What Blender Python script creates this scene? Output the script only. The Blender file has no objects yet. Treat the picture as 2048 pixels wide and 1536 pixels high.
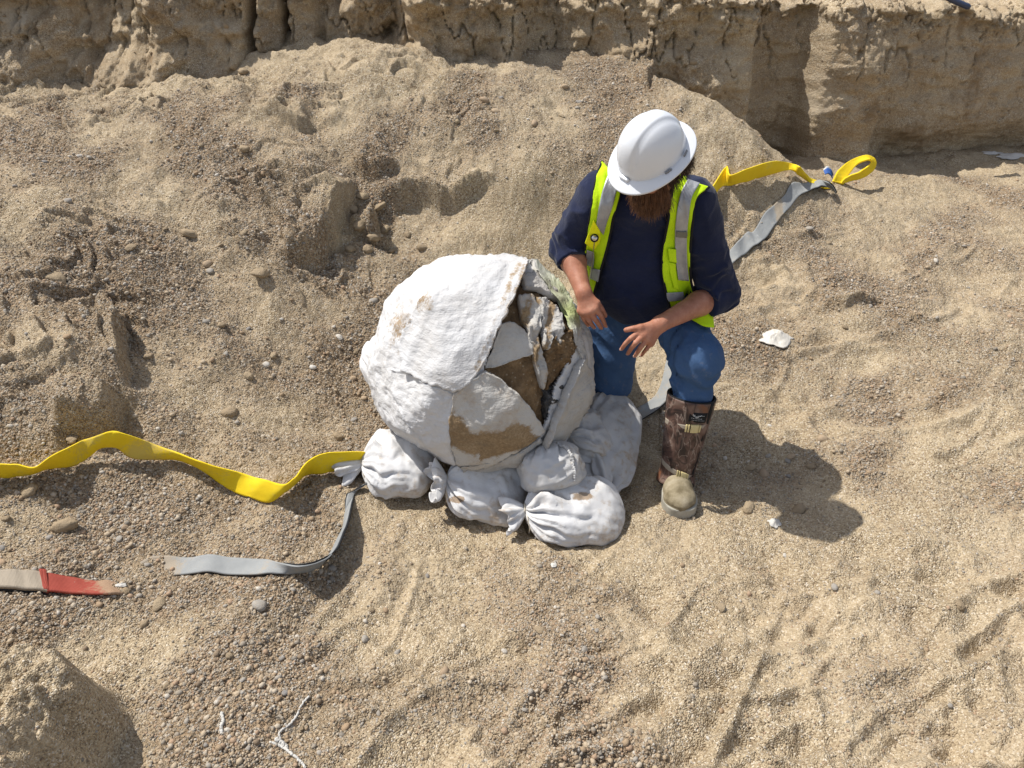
import bpy, math, random
import numpy as np
from mathutils import Vector, Matrix

rng = np.random.default_rng(7)
random.seed(7)
scene = bpy.context.scene
COL = scene.collection

# ------------------------------------------------------------------ camera
HC = 2.05                      # lens height above the pit floor
PITCH = math.radians(35.0)     # looking down into the pit
FPX = 1480.0                   # focal length in pixels of a 2048 wide frame
cam_d = bpy.data.cameras.new('camera')
cam_d.sensor_width = 36.0
cam_d.lens = FPX / 2048.0 * 36.0
cam_d.clip_start = 0.05
cam_d.clip_end = 2000.0
cam = bpy.data.objects.new('camera', cam_d)
COL.objects.link(cam)
cam.location = (0, 0, HC)
cam.rotation_euler = (math.radians(90) - PITCH, 0, 0)
scene.camera = cam

# ------------------------------------------------------------------ sky and sun
SUN_TO = Vector((-0.68, 0.30, 1.20)).normalized()     # direction towards the sun
SUN_EL = math.asin(SUN_TO.z)
SUN_AZ = math.atan2(SUN_TO.x, SUN_TO.y)
world = bpy.data.worlds.new('World')
scene.world = world
world.use_nodes = True
wn = world.node_tree
sky = wn.nodes.new('ShaderNodeTexSky')
sky.sky_type = 'NISHITA'
sky.sun_disc = False
sky.sun_elevation = SUN_EL
sky.sun_rotation = SUN_AZ
sky.altitude = 1500
sky.air_density = 1.0
sky.dust_density = 4.0
bg = wn.nodes['Background']
bg.inputs['Strength'].default_value = 0.105
hz = wn.nodes.new('ShaderNodeHueSaturation')          # sky desaturated and brightened so the fill in shade is paler, less blue
hz.inputs['Saturation'].default_value = 0.55
hz.inputs['Value'].default_value = 1.15
wn.links.new(sky.outputs[0], hz.inputs['Color'])
wn.links.new(hz.outputs[0], bg.inputs[0])
sun_d = bpy.data.lights.new('sun', 'SUN')
sun_d.energy = 3.7
sun_d.angle = math.radians(0.53)
sun_d.color = (1.0, 0.965, 0.905)
sun = bpy.data.objects.new('sun', sun_d)
COL.objects.link(sun)
sun.location = SUN_TO * 20
sun.rotation_euler = SUN_TO.to_track_quat('Z', 'Y').to_euler()
scene.view_settings.view_transform = 'Standard'
scene.view_settings.look = 'None'
scene.view_settings.gamma = 1.0
scene.view_settings.use_curve_mapping = False
scene.view_settings.exposure = 0.56

# ------------------------------------------------------------------ number helpers
CP, SP = math.cos(PITCH), math.sin(PITCH)

def ray(px, py):
    x = (np.asarray(px, float) - 1024) / FPX
    y = (768 - np.asarray(py, float)) / FPX
    return np.stack([x + 0 * y, CP + y * SP + 0 * x, -SP + y * CP + 0 * x], -1)

def at(px, py, Y):
    """world point seen at (px, py) of the photograph, standing at distance y = Y"""
    d = ray(px, py)
    return np.array([0, 0, HC]) + d * (np.asarray(Y, float) / d[..., 1])[..., None]

def atz(px, py, z):
    d = ray(px, py)
    return np.array([0, 0, HC]) + d * ((np.asarray(z, float) - HC) / d[..., 2])[..., None]

def proj(P):
    P = np.asarray(P, float)
    X = P[..., 0]; Yc = P[..., 1]; Z = P[..., 2] - HC
    dep = Yc * CP - Z * SP
    up = Yc * SP + Z * CP
    return 1024 + X / dep * FPX, 768 - up / dep * FPX, dep

_perm = np.random.default_rng(3).integers(0, 2**31 - 1, 4096).astype(np.int64)
def _hash(ix, iy, iz):
    h = (ix * 73856093) ^ (iy * 19349663) ^ (iz * 83492791)
    return _perm[h & 4095]

def perlin(x, y, z):
    x = np.asarray(x, np.float64); y = np.asarray(y, np.float64) + 0 * x; z = np.asarray(z, np.float64) + 0 * x
    xi = np.floor(x).astype(np.int64); yi = np.floor(y).astype(np.int64); zi = np.floor(z).astype(np.int64)
    xf = x - xi; yf = y - yi; zf = z - zi
    u = xf**3 * (xf * (xf * 6 - 15) + 10); v = yf**3 * (yf * (yf * 6 - 15) + 10); w = zf**3 * (zf * (zf * 6 - 15) + 10)
    def g(dx, dy, dz):
        h = _hash(xi + dx, yi + dy, zi + dz)
        gx = ((h & 255) / 127.5 - 1); gy = (((h >> 8) & 255) / 127.5 - 1); gz = (((h >> 16) & 255) / 127.5 - 1)
        return gx * (xf - dx) + gy * (yf - dy) + gz * (zf - dz)
    a = g(0,0,0); a = a + u * (g(1,0,0) - a)
    b = g(0,1,0); b = b + u * (g(1,1,0) - b)
    a = a + v * (b - a)
    c = g(0,0,1); c = c + u * (g(1,0,1) - c)
    d = g(0,1,1); d = d + u * (g(1,1,1) - d)
    c = c + v * (d - c)
    return a + w * (c - a)

_g2 = np.random.default_rng(5).uniform(0, 2 * np.pi, 4096)
_G2 = np.stack([np.cos(_g2), np.sin(_g2)], 0).astype(np.float32)
def perlin2(x, y):
    xi = np.floor(x).astype(np.int32); yi = np.floor(y).astype(np.int32)
    xf = (x - xi).astype(np.float32); yf = (y - yi).astype(np.float32)
    u = xf * xf * xf * (xf * (xf * 6 - 15) + 10); v = yf * yf * yf * (yf * (yf * 6 - 15) + 10)
    def g(dx, dy):
        h = ((xi + dx) * 1597334677 ^ (yi + dy) * 381201581); h = (h ^ (h >> 13)) * 1274126177
        h = (h >> 7) & 4095
        return _G2[0][h] * (xf - dx) + _G2[1][h] * (yf - dy)
    a = g(0, 0); a = a + u * (g(1, 0) - a)
    b = g(0, 1); b = b + u * (g(1, 1) - b)
    return (a + v * (b - a)) * 1.15

def fbm2(x, y, z, octv=4, gain=0.5):
    s = 0; a = 1.0; f = 1.0
    for o in range(octv):
        s = s + a * perlin2(x * f + 17.3 * o + z * 13.7, y * f - 9.1 * o + z * 5.1)
        a *= gain; f *= 2.03
    return s

def fbm(x, y, z, octv=4, gain=0.5):
    if np.ndim(z) == 0:
        x = np.asarray(x, float)
        with np.errstate(over='ignore'):
            return fbm2(x, np.asarray(y, float) + 0 * x, z, octv, gain)
    s = 0; a = 1.0; f = 1.0
    for o in range(octv):
        s = s + a * perlin(x * f + 17.3 * o, y * f - 9.1 * o, z * f + 5.7 * o)
        a *= gain; f *= 2.03
    return s

def smooth(a, b, x):
    t = np.clip((x - a) / (b - a), 0, 1)
    return t * t * (3 - 2 * t)

# ------------------------------------------------------------------ object helpers
def mesh_data(name, verts, faces, mat=None, smooth_shade=True, attrs=None):
    verts = np.ascontiguousarray(verts, np.float32)
    me = bpy.data.meshes.new(name)
    if isinstance(faces, np.ndarray):
        n, k = faces.shape
        me.vertices.add(len(verts)); me.vertices.foreach_set('co', verts.ravel())
        me.loops.add(n * k); me.loops.foreach_set('vertex_index', np.ascontiguousarray(faces, np.int32).ravel())
        me.polygons.add(n); me.polygons.foreach_set('loop_start', np.arange(0, n * k, k, dtype=np.int32))
        me.update(calc_edges=True)
    else:
        me.from_pydata([tuple(map(float, v)) for v in verts], [], [tuple(map(int, f)) for f in faces])
        me.update()
    if smooth_shade:
        me.polygons.foreach_set('use_smooth', np.ones(len(me.polygons), bool))
    for k, v in (attrs or {}).items():
        v = np.ascontiguousarray(v, np.float32)
        a = me.attributes.new(k, 'FLOAT', 'POINT')
        a.data.foreach_set('value', v.ravel())
    if mat is not None:
        me.materials.append(mat)
    return me

def link(name, me, parent=None):
    o = bpy.data.objects.new(name, me)
    COL.objects.link(o)
    if parent is not None:
        o.parent = parent
    return o

def mobj(name, verts, faces, mat, parent=None, smooth_shade=True, attrs=None):
    """verts are world coordinates; a part's parent has no rotation or scale, only a location"""
    verts = np.asarray(verts, float)
    if parent is not None:
        p = parent; off = np.zeros(3)
        while p is not None:
            off = off + np.array(p.location); p = p.parent
        verts = verts - off
    return link(name, mesh_data(name, verts, faces, mat, smooth_shade, attrs), parent)

def tag(o, label=None, cat=None, group=None, kind=None):
    if label: o['label'] = label
    if cat: o['category'] = cat
    if group: o['group'] = group
    if kind: o['kind'] = kind
    return o

def empty(name, loc):
    o = bpy.data.objects.new(name, None)
    o.empty_display_size = 0.05
    COL.objects.link(o)
    o.location = tuple(map(float, loc))
    return o

def grid_faces(nr, nc, wrap=False):
    r = np.arange(nr - 1)[:, None]; c = np.arange(nc if wrap else nc - 1)[None, :]
    c2 = (c + 1) % nc
    return np.stack([r * nc + c, r * nc + c2, (r + 1) * nc + c2, (r + 1) * nc + c], -1).reshape(-1, 4)

def join(parts):
    V = []; F = []; n = 0
    for v, f in parts:
        V.append(np.asarray(v, float)); F += [tuple(int(i) + n for i in q) for q in f]; n += len(v)
    return np.concatenate(V), F

def catmull(P, n):
    """smooth curve through the rows of P, n samples"""
    P = np.asarray(P, float)
    k = len(P)
    Q = np.vstack([2 * P[0] - P[1], P, 2 * P[-1] - P[-2]])
    t = np.linspace(0, k - 1 - 1e-9, n)
    i = t.astype(int); u = (t - i)[:, None]
    p0, p1, p2, p3 = Q[i], Q[i + 1], Q[i + 2], Q[i + 3]
    return 0.5 * (2 * p1 + (p2 - p0) * u + (2 * p0 - 5 * p1 + 4 * p2 - p3) * u**2 + (3 * p1 - p0 - 3 * p2 + p3) * u**3)

def tube(path, rad, k=10, cap=True):
    path = np.asarray(path, float); n = len(path)
    rad = np.broadcast_to(np.asarray(rad, float), (n,))
    T = np.gradient(path, axis=0); T /= np.linalg.norm(T, axis=1)[:, None] + 1e-12
    a = np.array([0, 0, 1.0]) if abs(T[0][2]) < 0.9 else np.array([1.0, 0, 0])
    N = np.zeros_like(T); v = a - T[0] * a.dot(T[0]); v /= np.linalg.norm(v); N[0] = v
    for i in range(1, n):
        v = N[i-1] - T[i] * N[i-1].dot(T[i]); N[i] = v / np.linalg.norm(v)
    B = np.cross(T, N)
    th = np.linspace(0, 2 * np.pi, k, endpoint=False)
    V = path[:, None] + rad[:, None, None] * (np.cos(th)[None, :, None] * N[:, None] + np.sin(th)[None, :, None] * B[:, None])
    F = [tuple(q) for q in grid_faces(n, k, True)]
    if cap:
        F += [tuple(range(k))[::-1], tuple((n - 1) * k + j for j in range(k))]
    return V.reshape(-1, 3), F

# ------------------------------------------------------------------ implicit surfaces
def capsule(P, a, b, ra, rb):
    a = np.asarray(a, float); b = np.asarray(b, float)
    ab = b - a
    t = np.clip(((P - a) @ ab) / (ab @ ab), 0, 1)
    d = np.sqrt((((P - a) - t[:, None] * ab)**2).sum(1))
    return d - (ra + (rb - ra) * t)

def ellipsoid(P, c, R, r):
    """R: rows are the axes, r: radii"""
    q = (P - np.asarray(c, float)) @ np.asarray(R, float).T
    r = np.asarray(r, float)
    k0 = np.sqrt(((q / r)**2).sum(1)); k1 = np.sqrt(((q / (r * r))**2).sum(1)) + 1e-9
    return k0 * (k0 - 1) / k1

def smin(a, b, k):
    h = np.clip(0.5 + 0.5 * (b - a) / k, 0, 1)
    return b + (a - b) * h - k * h * (1 - h)

def polymesh(fn, lo, hi, vox, blk=8):
    """sparse naive surface nets of fn over the box lo..hi -> verts, quads"""
    lo = np.asarray(lo, float); hi = np.asarray(hi, float)
    n = (np.ceil((hi - lo) / vox / blk).astype(int)) * blk
    nb = n // blk
    g = np.stack(np.meshgrid(*[np.arange(k) for k in nb], indexing='ij'), -1).reshape(-1, 3)
    cen = lo + (g * blk + blk / 2 - 0.5) * vox
    dc = np.concatenate([fn(cen[i:i + 64]) for i in range(0, len(cen), 64)])
    A = np.empty(n, np.float32)
    A6 = A.reshape(nb[0], blk, nb[1], blk, nb[2], blk)
    A6[:] = np.sign(dc).reshape(nb[0], 1, nb[1], 1, nb[2], 1) * 10 * vox
    act = np.abs(dc) < blk * vox * 1.15 + .006
    loc = np.stack(np.meshgrid(*[np.arange(blk)] * 3, indexing='ij'), -1).reshape(-1, 3)
    idx = g[act]
    sup = idx // 4
    key = (sup[:, 0] * 4096 + sup[:, 1]) * 4096 + sup[:, 2]
    o_ = np.argsort(key, kind='stable'); idx = idx[o_]; key = key[o_]
    cut = np.flatnonzero(np.diff(key)) + 1
    for q in np.split(idx, cut):
        P = lo + (q[:, None, :] * blk + loc[None]) * vox
        d = fn(P.reshape(-1, 3)).reshape(len(q), blk, blk, blk)
        for j, (a, b, c) in enumerate(q):
            A6[a, :, b, :, c, :] = d[j]
    neg = A < 0
    cnt = np.zeros(n - 1, np.int8)
    for dx in (0, 1):
        for dy in (0, 1):
            for dz in (0, 1):
                cnt += neg[dx:n[0]-1+dx, dy:n[1]-1+dy, dz:n[2]-1+dz]
    cells = np.argwhere((cnt > 0) & (cnt < 8))
    vid = -np.ones(n - 1, np.int64)
    vid[cells[:, 0], cells[:, 1], cells[:, 2]] = np.arange(len(cells))
    acc = np.zeros((len(cells), 3)); num = np.zeros(len(cells))
    cor = np.array([(i, j, k) for i in (0, 1) for j in (0, 1) for k in (0, 1)])
    val = np.stack([A[cells[:, 0]+c[0], cells[:, 1]+c[1], cells[:, 2]+c[2]] for c in cor], 1)
    for a in range(8):
        for b in range(a + 1, 8):
            if np.abs(cor[a] - cor[b]).sum() != 1: continue
            va, vb = val[:, a], val[:, b]
            m = (va < 0) != (vb < 0)
            t = np.where(m, va / (va - vb + 1e-12), 0)
            acc += np.where(m[:, None], cor[a] + t[:, None] * (cor[b] - cor[a]), 0); num += m
    V = lo + (cells + acc / num[:, None]) * vox
    Fs = []
    for ax in range(3):
        sl0 = [slice(1, -1)] * 3; sl1 = [slice(1, -1)] * 3
        sl0[ax] = slice(0, -1); sl1[ax] = slice(1, None)
        e0 = neg[tuple(sl0)]; e1 = neg[tuple(sl1)]
        m = np.argwhere(e0 != e1)
        if not len(m): continue
        base = m.copy()
        for k in range(3):
            if k != ax: base[:, k] += 1
        flip = e0[m[:, 0], m[:, 1], m[:, 2]]
        u, v = (ax + 1) % 3, (ax + 2) % 3
        def id_(du, dv):
            q = base.copy(); q[:, u] -= du; q[:, v] -= dv
            return vid[q[:, 0], q[:, 1], q[:, 2]]
        q = np.stack([id_(1, 1), id_(0, 1), id_(0, 0), id_(1, 0)], 1)
        q[~flip] = q[~flip][:, ::-1]
        Fs.append(q)
    F = np.concatenate(Fs)
    F = F[(F >= 0).all(1)]
    return V, F

def near(P, a, r):
    """does this batch of points come within r of point a?"""
    c = P.mean(0); R = np.sqrt(((P - c)**2).sum(1).max())
    return np.linalg.norm(np.asarray(a) - c) < r + R + .05

def relax(V, F, it=2, lam=0.5):
    F = np.asarray(F); V = V.copy()
    e = np.concatenate([F[:, [i, (i + 1) % F.shape[1]]] for i in range(F.shape[1])])
    e = np.concatenate([e, e[:, ::-1]])
    deg = np.bincount(e[:, 0], minlength=len(V)).astype(float)[:, None] + 1e-9
    for _ in range(it):
        s = np.stack([np.bincount(e[:, 0], weights=V[e[:, 1], k], minlength=len(V)) for k in range(3)], 1)
        V = V + lam * (s / deg - V)
    return V

def vnormals(V, F):
    F = np.asarray(F)
    n = np.cross(V[F[:, 2]] - V[F[:, 0]], V[F[:, 3 % F.shape[1]]] - V[F[:, 1]]) if F.shape[1] == 4 else np.cross(V[F[:, 1]] - V[F[:, 0]], V[F[:, 2]] - V[F[:, 0]])
    N = np.zeros_like(V)
    for k in range(F.shape[1]):
        for c in range(3):
            N[:, c] += np.bincount(F[:, k], weights=n[:, c], minlength=len(V))
    return N / (np.linalg.norm(N, axis=1)[:, None] + 1e-12)

# ------------------------------------------------------------------ material helpers
class NT:
    def __init__(s, name):
        s.m = bpy.data.materials.new(name); s.m.use_nodes = True
        s.t = s.m.node_tree; s.b = s.t.nodes['Principled BSDF']; s.out = s.t.nodes['Material Output']
        s.tc = s.t.nodes.new('ShaderNodeTexCoord')
    def n(s, typ, **kw):
        nd = s.t.nodes.new(typ)
        for k, v in kw.items():
            if k.startswith('i_'):
                key = k[2:]
                nd.inputs[int(key) if key.isdigit() else key.replace('_', ' ')].default_value = v
            else: setattr(nd, k, v)
        return nd
    def l(s, a, b): s.t.links.new(a, b); return s
    def noise(s, scale, detail=4, rough=0.55, vec=None, dist=0.0):
        nd = s.n('ShaderNodeTexNoise'); nd.inputs['Scale'].default_value = scale; nd.inputs['Detail'].default_value = detail
        nd.inputs['Roughness'].default_value = rough; nd.inputs['Distortion'].default_value = dist
        s.l(vec or s.tc.outputs['Object'], nd.inputs['Vector']); return nd.outputs['Fac']
    def vor(s, scale, feature='F1', vec=None, out='Distance', rnd=1.0):
        nd = s.n('ShaderNodeTexVoronoi', feature=feature); nd.inputs['Scale'].default_value = scale; nd.inputs['Randomness'].default_value = rnd
        s.l(vec or s.tc.outputs['Object'], nd.inputs['Vector']); return nd.outputs[out]
    def ramp(s, fac, stops, interp='LINEAR'):
        nd = s.n('ShaderNodeValToRGB'); e = nd.color_ramp.elements; nd.color_ramp.interpolation = interp
        while len(e) < len(stops): e.new(0.5)
        for el, (p, c) in zip(e, stops):
            el.position = p; el.color = (c[0], c[1], c[2], 1) if not isinstance(c, (int, float)) else (c, c, c, 1)
        s.l(fac, nd.inputs[0]); return nd.outputs[0]
    def mix(s, fac, a, b, mode='MIX'):
        nd = s.n('ShaderNodeMix', data_type='RGBA', blend_type=mode)
        for sock, v in ((nd.inputs[0], fac), (nd.inputs[6], a), (nd.inputs[7], b)):
            if isinstance(v, (int, float)): sock.default_value = v
            elif isinstance(v, tuple): sock.default_value = (v[0], v[1], v[2], 1)
            else: s.l(v, sock)
        return nd.outputs[2]
    def math(s, op, a, b=0.0, clamp=False):
        nd = s.n('ShaderNodeMath', operation=op, use_clamp=clamp)
        for sock, v in ((nd.inputs[0], a), (nd.inputs[1], b)):
            if isinstance(v, (int, float)): sock.default_value = v
            else: s.l(v, sock)
        return nd.outputs[0]
    def attr(s, name):
        nd = s.n('ShaderNodeAttribute'); nd.attribute_name = name; return nd.outputs['Fac']
    def bump(s, h, strength=0.5, dist=0.01, prev=None):
        nd = s.n('ShaderNodeBump'); nd.inputs['Strength'].default_value = strength; nd.inputs['Distance'].default_value = dist
        s.l(h, nd.inputs['Height'])
        if prev is not None: s.l(prev, nd.inputs['Normal'])
        return nd.outputs[0]
    def mapping(s, scale=(1, 1, 1), rot=(0, 0, 0), vec=None):
        nd = s.n('ShaderNodeMapping'); nd.inputs['Scale'].default_value = scale; nd.inputs['Rotation'].default_value = rot
        s.l(vec or s.tc.outputs['Object'], nd.inputs['Vector']); return nd.outputs[0]
    def done(s, color=None, rough=0.9, normal=None, spec=0.2):
        if color is not None:
            if isinstance(color, tuple): s.b.inputs['Base Color'].default_value = (*color, 1)
            else: s.l(color, s.b.inputs['Base Color'])
        if isinstance(rough, (int, float)): s.b.inputs['Roughness'].default_value = rough
        else: s.l(rough, s.b.inputs['Roughness'])
        s.b.inputs['Specular IOR Level'].default_value = spec
        if normal is not None: s.l(normal, s.b.inputs['Normal'])
        return s.m
# ================================================================== GROUND
# smooth relief of the pit: heights read off the photograph (pixel x, pixel y, height)
CTRL = [(100,1536,.14),(500,1536,.12),(1024,1536,.11),(1500,1536,.12),(2048,1536,.15),(0,1300,.22),(500,1300,.11),(1024,1250,.06),(1500,1250,.05),
 (2048,1250,.12),(1360,1030,.0),(1110,1080,.0),(860,1060,.02),(700,1090,.07),(400,1140,.13),(0,1160,.22),(1650,1000,.03),(2048,950,.15),(1700,800,.10),
 (2048,700,.26),(1560,680,.17),(1450,800,.03),(1300,880,.0),(980,950,-.05),(760,970,.04),(600,900,.12),(200,930,.26),(0,950,.30),
 (650,750,.18),(400,750,.36),(100,750,.48),(720,580,.36),(400,550,.53),(100,550,.63),(0,400,.78),(900,530,.36),(1080,500,.35),
 (900,400,.57),(740,430,.53),(1060,360,.68),(1450,520,.36),(1600,450,.42),(1640,380,.50),(1500,258,.80),(1400,200,.93),(1270,152,1.0),(1150,200,.93),
 (900,235,.90),(560,225,.93),(400,200,.95),(250,215,.90),(100,230,.90),(0,250,.88),(1750,400,.40),(1760,335,.40),(2048,325,.40),(1900,400,.37),(2048,500,.32),
 (1300,600,.25),(250,330,.82),(560,380,.70),(1800,600,.28),(1900,1100,.09),(1300,1300,.06)]
_c = np.array([np.append(atz(a, b, z)[:2], z) for a, b, z in CTRL])
_w = np.array([(1.55,4.98,.42),(1.95,5.1,.38),(2.4,5.05,.38),(3.2,5.3,.4),(.8,5.1,1.05),(0,5.1,1.05),(-1,5.2,1.1),(-2,5.0,.95),(-3.2,4.9,.92),
 (-4,4,.9),(-4,2,.7),(-3.5,.5,.4),(-2,-.5,.2),(0,-.8,.12),(2,-.5,.2),(4,1,.35),(4.5,3,.4),(4.5,5,.42),(-1.8,1.2,.3),(2.2,1,.2)])
_c = np.vstack([_c, _w])
def _tps(r2): return 0.5 * r2 * np.log(r2 + 1e-9)
_n = len(_c)
_K = np.zeros((_n + 3, _n + 3))
_K[:_n, :_n] = _tps(((_c[:, None, :2] - _c[None, :, :2])**2).sum(-1)) + 0.012 * np.eye(_n)
_K[:_n, _n] = 1; _K[:_n, _n+1:] = _c[:, :2]; _K[_n, :_n] = 1; _K[_n+1:, :_n] = _c[:, :2].T
_sol = np.linalg.solve(_K, np.append(_c[:, 2], [0, 0, 0]))
def base_h(x, y):
    x = np.clip(x, -4.4, 4.8); y = np.clip(y, -.8, 5.4)
    s = _sol[_n] + _sol[_n+1] * x + _sol[_n+2] * y
    for i in range(_n):
        s = s + _sol[i] * _tps((x - _c[i, 0])**2 + (y - _c[i, 1])**2)
    return s

_bgx = np.linspace(-4.4, 4.8, 231); _bgy = np.linspace(-.8, 5.4, 156)
_bg = base_h(*[a.ravel() for a in np.meshgrid(_bgx, _bgy)]).reshape(156, 231)
def base_h(x, y):
    fx = np.clip((np.asarray(x) + 4.4) / .04, 0, 229.999); fy = np.clip((np.asarray(y) + .8) / .04, 0, 154.999)
    i = fx.astype(int); j = fy.astype(int); u = fx - i; v = fy - j
    u = u * u * (3 - 2 * u) * .0 + u
    return (_bg[j, i] * (1 - u) + _bg[j, i+1] * u) * (1 - v) + (_bg[j+1, i] * (1 - u) + _bg[j+1, i+1] * u) * v

# crisp little scarps: polyline of pixels (uphill on its left), drop, reach of the lip, depth of the hollow below
SCARPS = [
 ([(200,585),(240,640),(262,720),(246,785)][::-1], .13, .55, .02),
 ([(228,770),(216,820),(180,852),(100,858)][::-1], .15, .35, .03),
 ([(545,515),(590,530),(640,505),(668,468),(690,430),(704,385),(716,350)], .15, .45, .05),
 ([(700,318),(735,352),(775,356),(800,340)], .10, .16, .02),
 ([(760,380),(800,396),(850,384),(905,402),(960,388),(1000,362)], .11, .12, .05),
 ([(520,228),(570,245),(620,252)], .08, .25, .02),
 ([(690,445),(740,478),(800,470)], .10, .14, .02),
 ([(748,395),(768,450),(745,480)][::-1], .13, .12, .02),
 ([(1230,120),(1290,170),(1340,165)], .08, .15, .02),
 ([(1620,610),(1690,628),(1760,600)], .04, .15, .02),
]
def seg_dist(x, y, L):
    """signed distance to a polyline (positive on its left), and the position along it 0..1"""
    best = np.full(x.shape, 1e9); sg = np.ones(x.shape); pos = np.zeros(x.shape)
    ln = np.append(0, np.cumsum(np.linalg.norm(np.diff(L, axis=0), axis=1)))
    for i in range(len(L) - 1):
        a, b = L[i], L[i+1]; d = b - a; l2 = d @ d
        t = np.clip(((x - a[0]) * d[0] + (y - a[1]) * d[1]) / l2, 0, 1)
        qx = x - a[0] - t * d[0]; qy = y - a[1] - t * d[1]
        r = np.hypot(qx, qy); c = d[0] * (y - a[1]) - d[1] * (x - a[0])
        m = r < best
        best = np.where(m, r, best); sg = np.where(m, np.sign(c), sg); pos = np.where(m, (ln[i] + t * np.sqrt(l2)) / ln[-1], pos)
    return best * sg, pos

def hit_base(px, py):
    """march a view ray down to the smooth relief"""
    d = ray(px, py); t = np.full(np.shape(px), .6)
    prev = t.copy(); done = np.zeros(np.shape(px), bool)
    for k in range(420):
        P = np.array([0, 0, HC]) + d * t[..., None]
        under = P[..., 2] < base_h(P[..., 0], P[..., 1])
        done |= under
        if done.all(): break
        t = np.where(done, t, t + .014)
    return np.array([0, 0, HC]) + d * t[..., None]
_sc = []
for pts, drop, reach, hol in SCARPS:
    p = np.array(pts, float)
    _sc.append((hit_base(p[:, 0], p[:, 1])[:, :2], drop, reach, hol))

# the compacted block in the near left corner
BLK = atz(np.array([-60., 40, 100, 125, 112, 95, 100, 70, 62]), np.array([1278., 1272, 1290, 1335, 1385, 1400, 1440, 1475, 1580]), .42)[:, :2]
BLK = np.vstack([[-2.2, BLK[0, 1]], BLK, [BLK[-1, 0] - .1, .25], [-2.2, .2]])

def poly_sd(x, y, L):
    d, _ = seg_dist(x, y, np.vstack([L, L[:1]]))
    ins = np.zeros(x.shape, bool)
    n = len(L)
    for i in range(n):
        a, b = L[i], L[(i+1) % n]
        if a[1] == b[1]: continue
        c = ((a[1] > y) != (b[1] > y)) & (x < (b[0] - a[0]) * (y - a[1]) / (b[1] - a[1]) + a[0])
        ins ^= c
    return np.where(ins, np.abs(d), -np.abs(d))

# rake and scrape grooves, footprints pressed in the loose sand (pixel x, y, length, width, angle, depth)
r2 = np.random.default_rng(11)
MARKS = []
for k in range(170):
    px = r2.uniform(560, 2150); py = r2.uniform(1090, 1640)
    if px < 900 and py < 1150: continue
    MARKS.append((px, py, r2.uniform(.07, .22), r2.uniform(.022, .045), r2.normal(.42, .45), r2.uniform(.005, .019)))
for k in range(70):
    MARKS.append((r2.uniform(1480, 2150), r2.uniform(430, 1080), r2.uniform(.06, .17), r2.uniform(.025, .05), r2.normal(-.1, .6), r2.uniform(.008, .022)))
for k in range(40):
    MARKS.append((r2.uniform(1400, 1650), r2.uniform(430, 700), r2.uniform(.04, .1), r2.uniform(.02, .04), r2.normal(-.4, .7), r2.uniform(.006, .016)))
for k in range(26):      # trampled heel and toe prints
    MARKS.append((r2.uniform(1150, 1950), r2.uniform(1090, 1500), r2.uniform(.10, .13), r2.uniform(.045, .055), r2.uniform(0, 3.1), r2.uniform(.007, .015)))
_mk = hit_base(np.array([float(m[0]) for m in MARKS]), np.array([float(m[1]) for m in MARKS]))

def gravel_mask(x, y, px, py):
    """0 sand .. 1 coarse gravel: the slope on the left and the runs of stones below it"""
    g = smooth(900, 300, px) * smooth(1360, 1150, py) * smooth(330, 470, py) * .75
    g = np.maximum(g, .8 * smooth(260, 90, np.hypot((px - 560) / 1.3, (py - 1420) * 1.1)))
    g = np.maximum(g, .9 * smooth(240, 60, np.hypot(px - 120, (py - 1100) * 1.4)))
    g = np.maximum(g, .9 * smooth(200, 60, np.hypot(px - 730, (py - 760) * .8)))
    g = np.maximum(g, .6 * smooth(330, 120, np.hypot(px - 1180, (py - 230) * 1.3)))
    g = np.maximum(g, .55 * smooth(200, 80, np.hypot(px - 1680, (py - 620) * 1.2)))
    g = np.maximum(g, .35 * smooth(400, 150, np.hypot(px - 1000, (py - 1400) * 1.2)))
    g = np.maximum(g, .50 * smooth(1340, 1150, px) * smooth(160, 215, py) * smooth(560, 430, py))
    g = np.maximum(g, .30 * smooth(1300, 1420, px) * smooth(330, 450, py) * smooth(1050, 900, py))
    n = fbm(x * 2.1 + 3, y * 2.1, 0.3, 3)
    n2 = fbm(x * 6 + 3, y * 6, 4.3, 2)
    return np.clip(g + n * .9 * (g > .02) + .22 * smooth(.05, .5, n) + n2 * .3, 0, 1)

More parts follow.
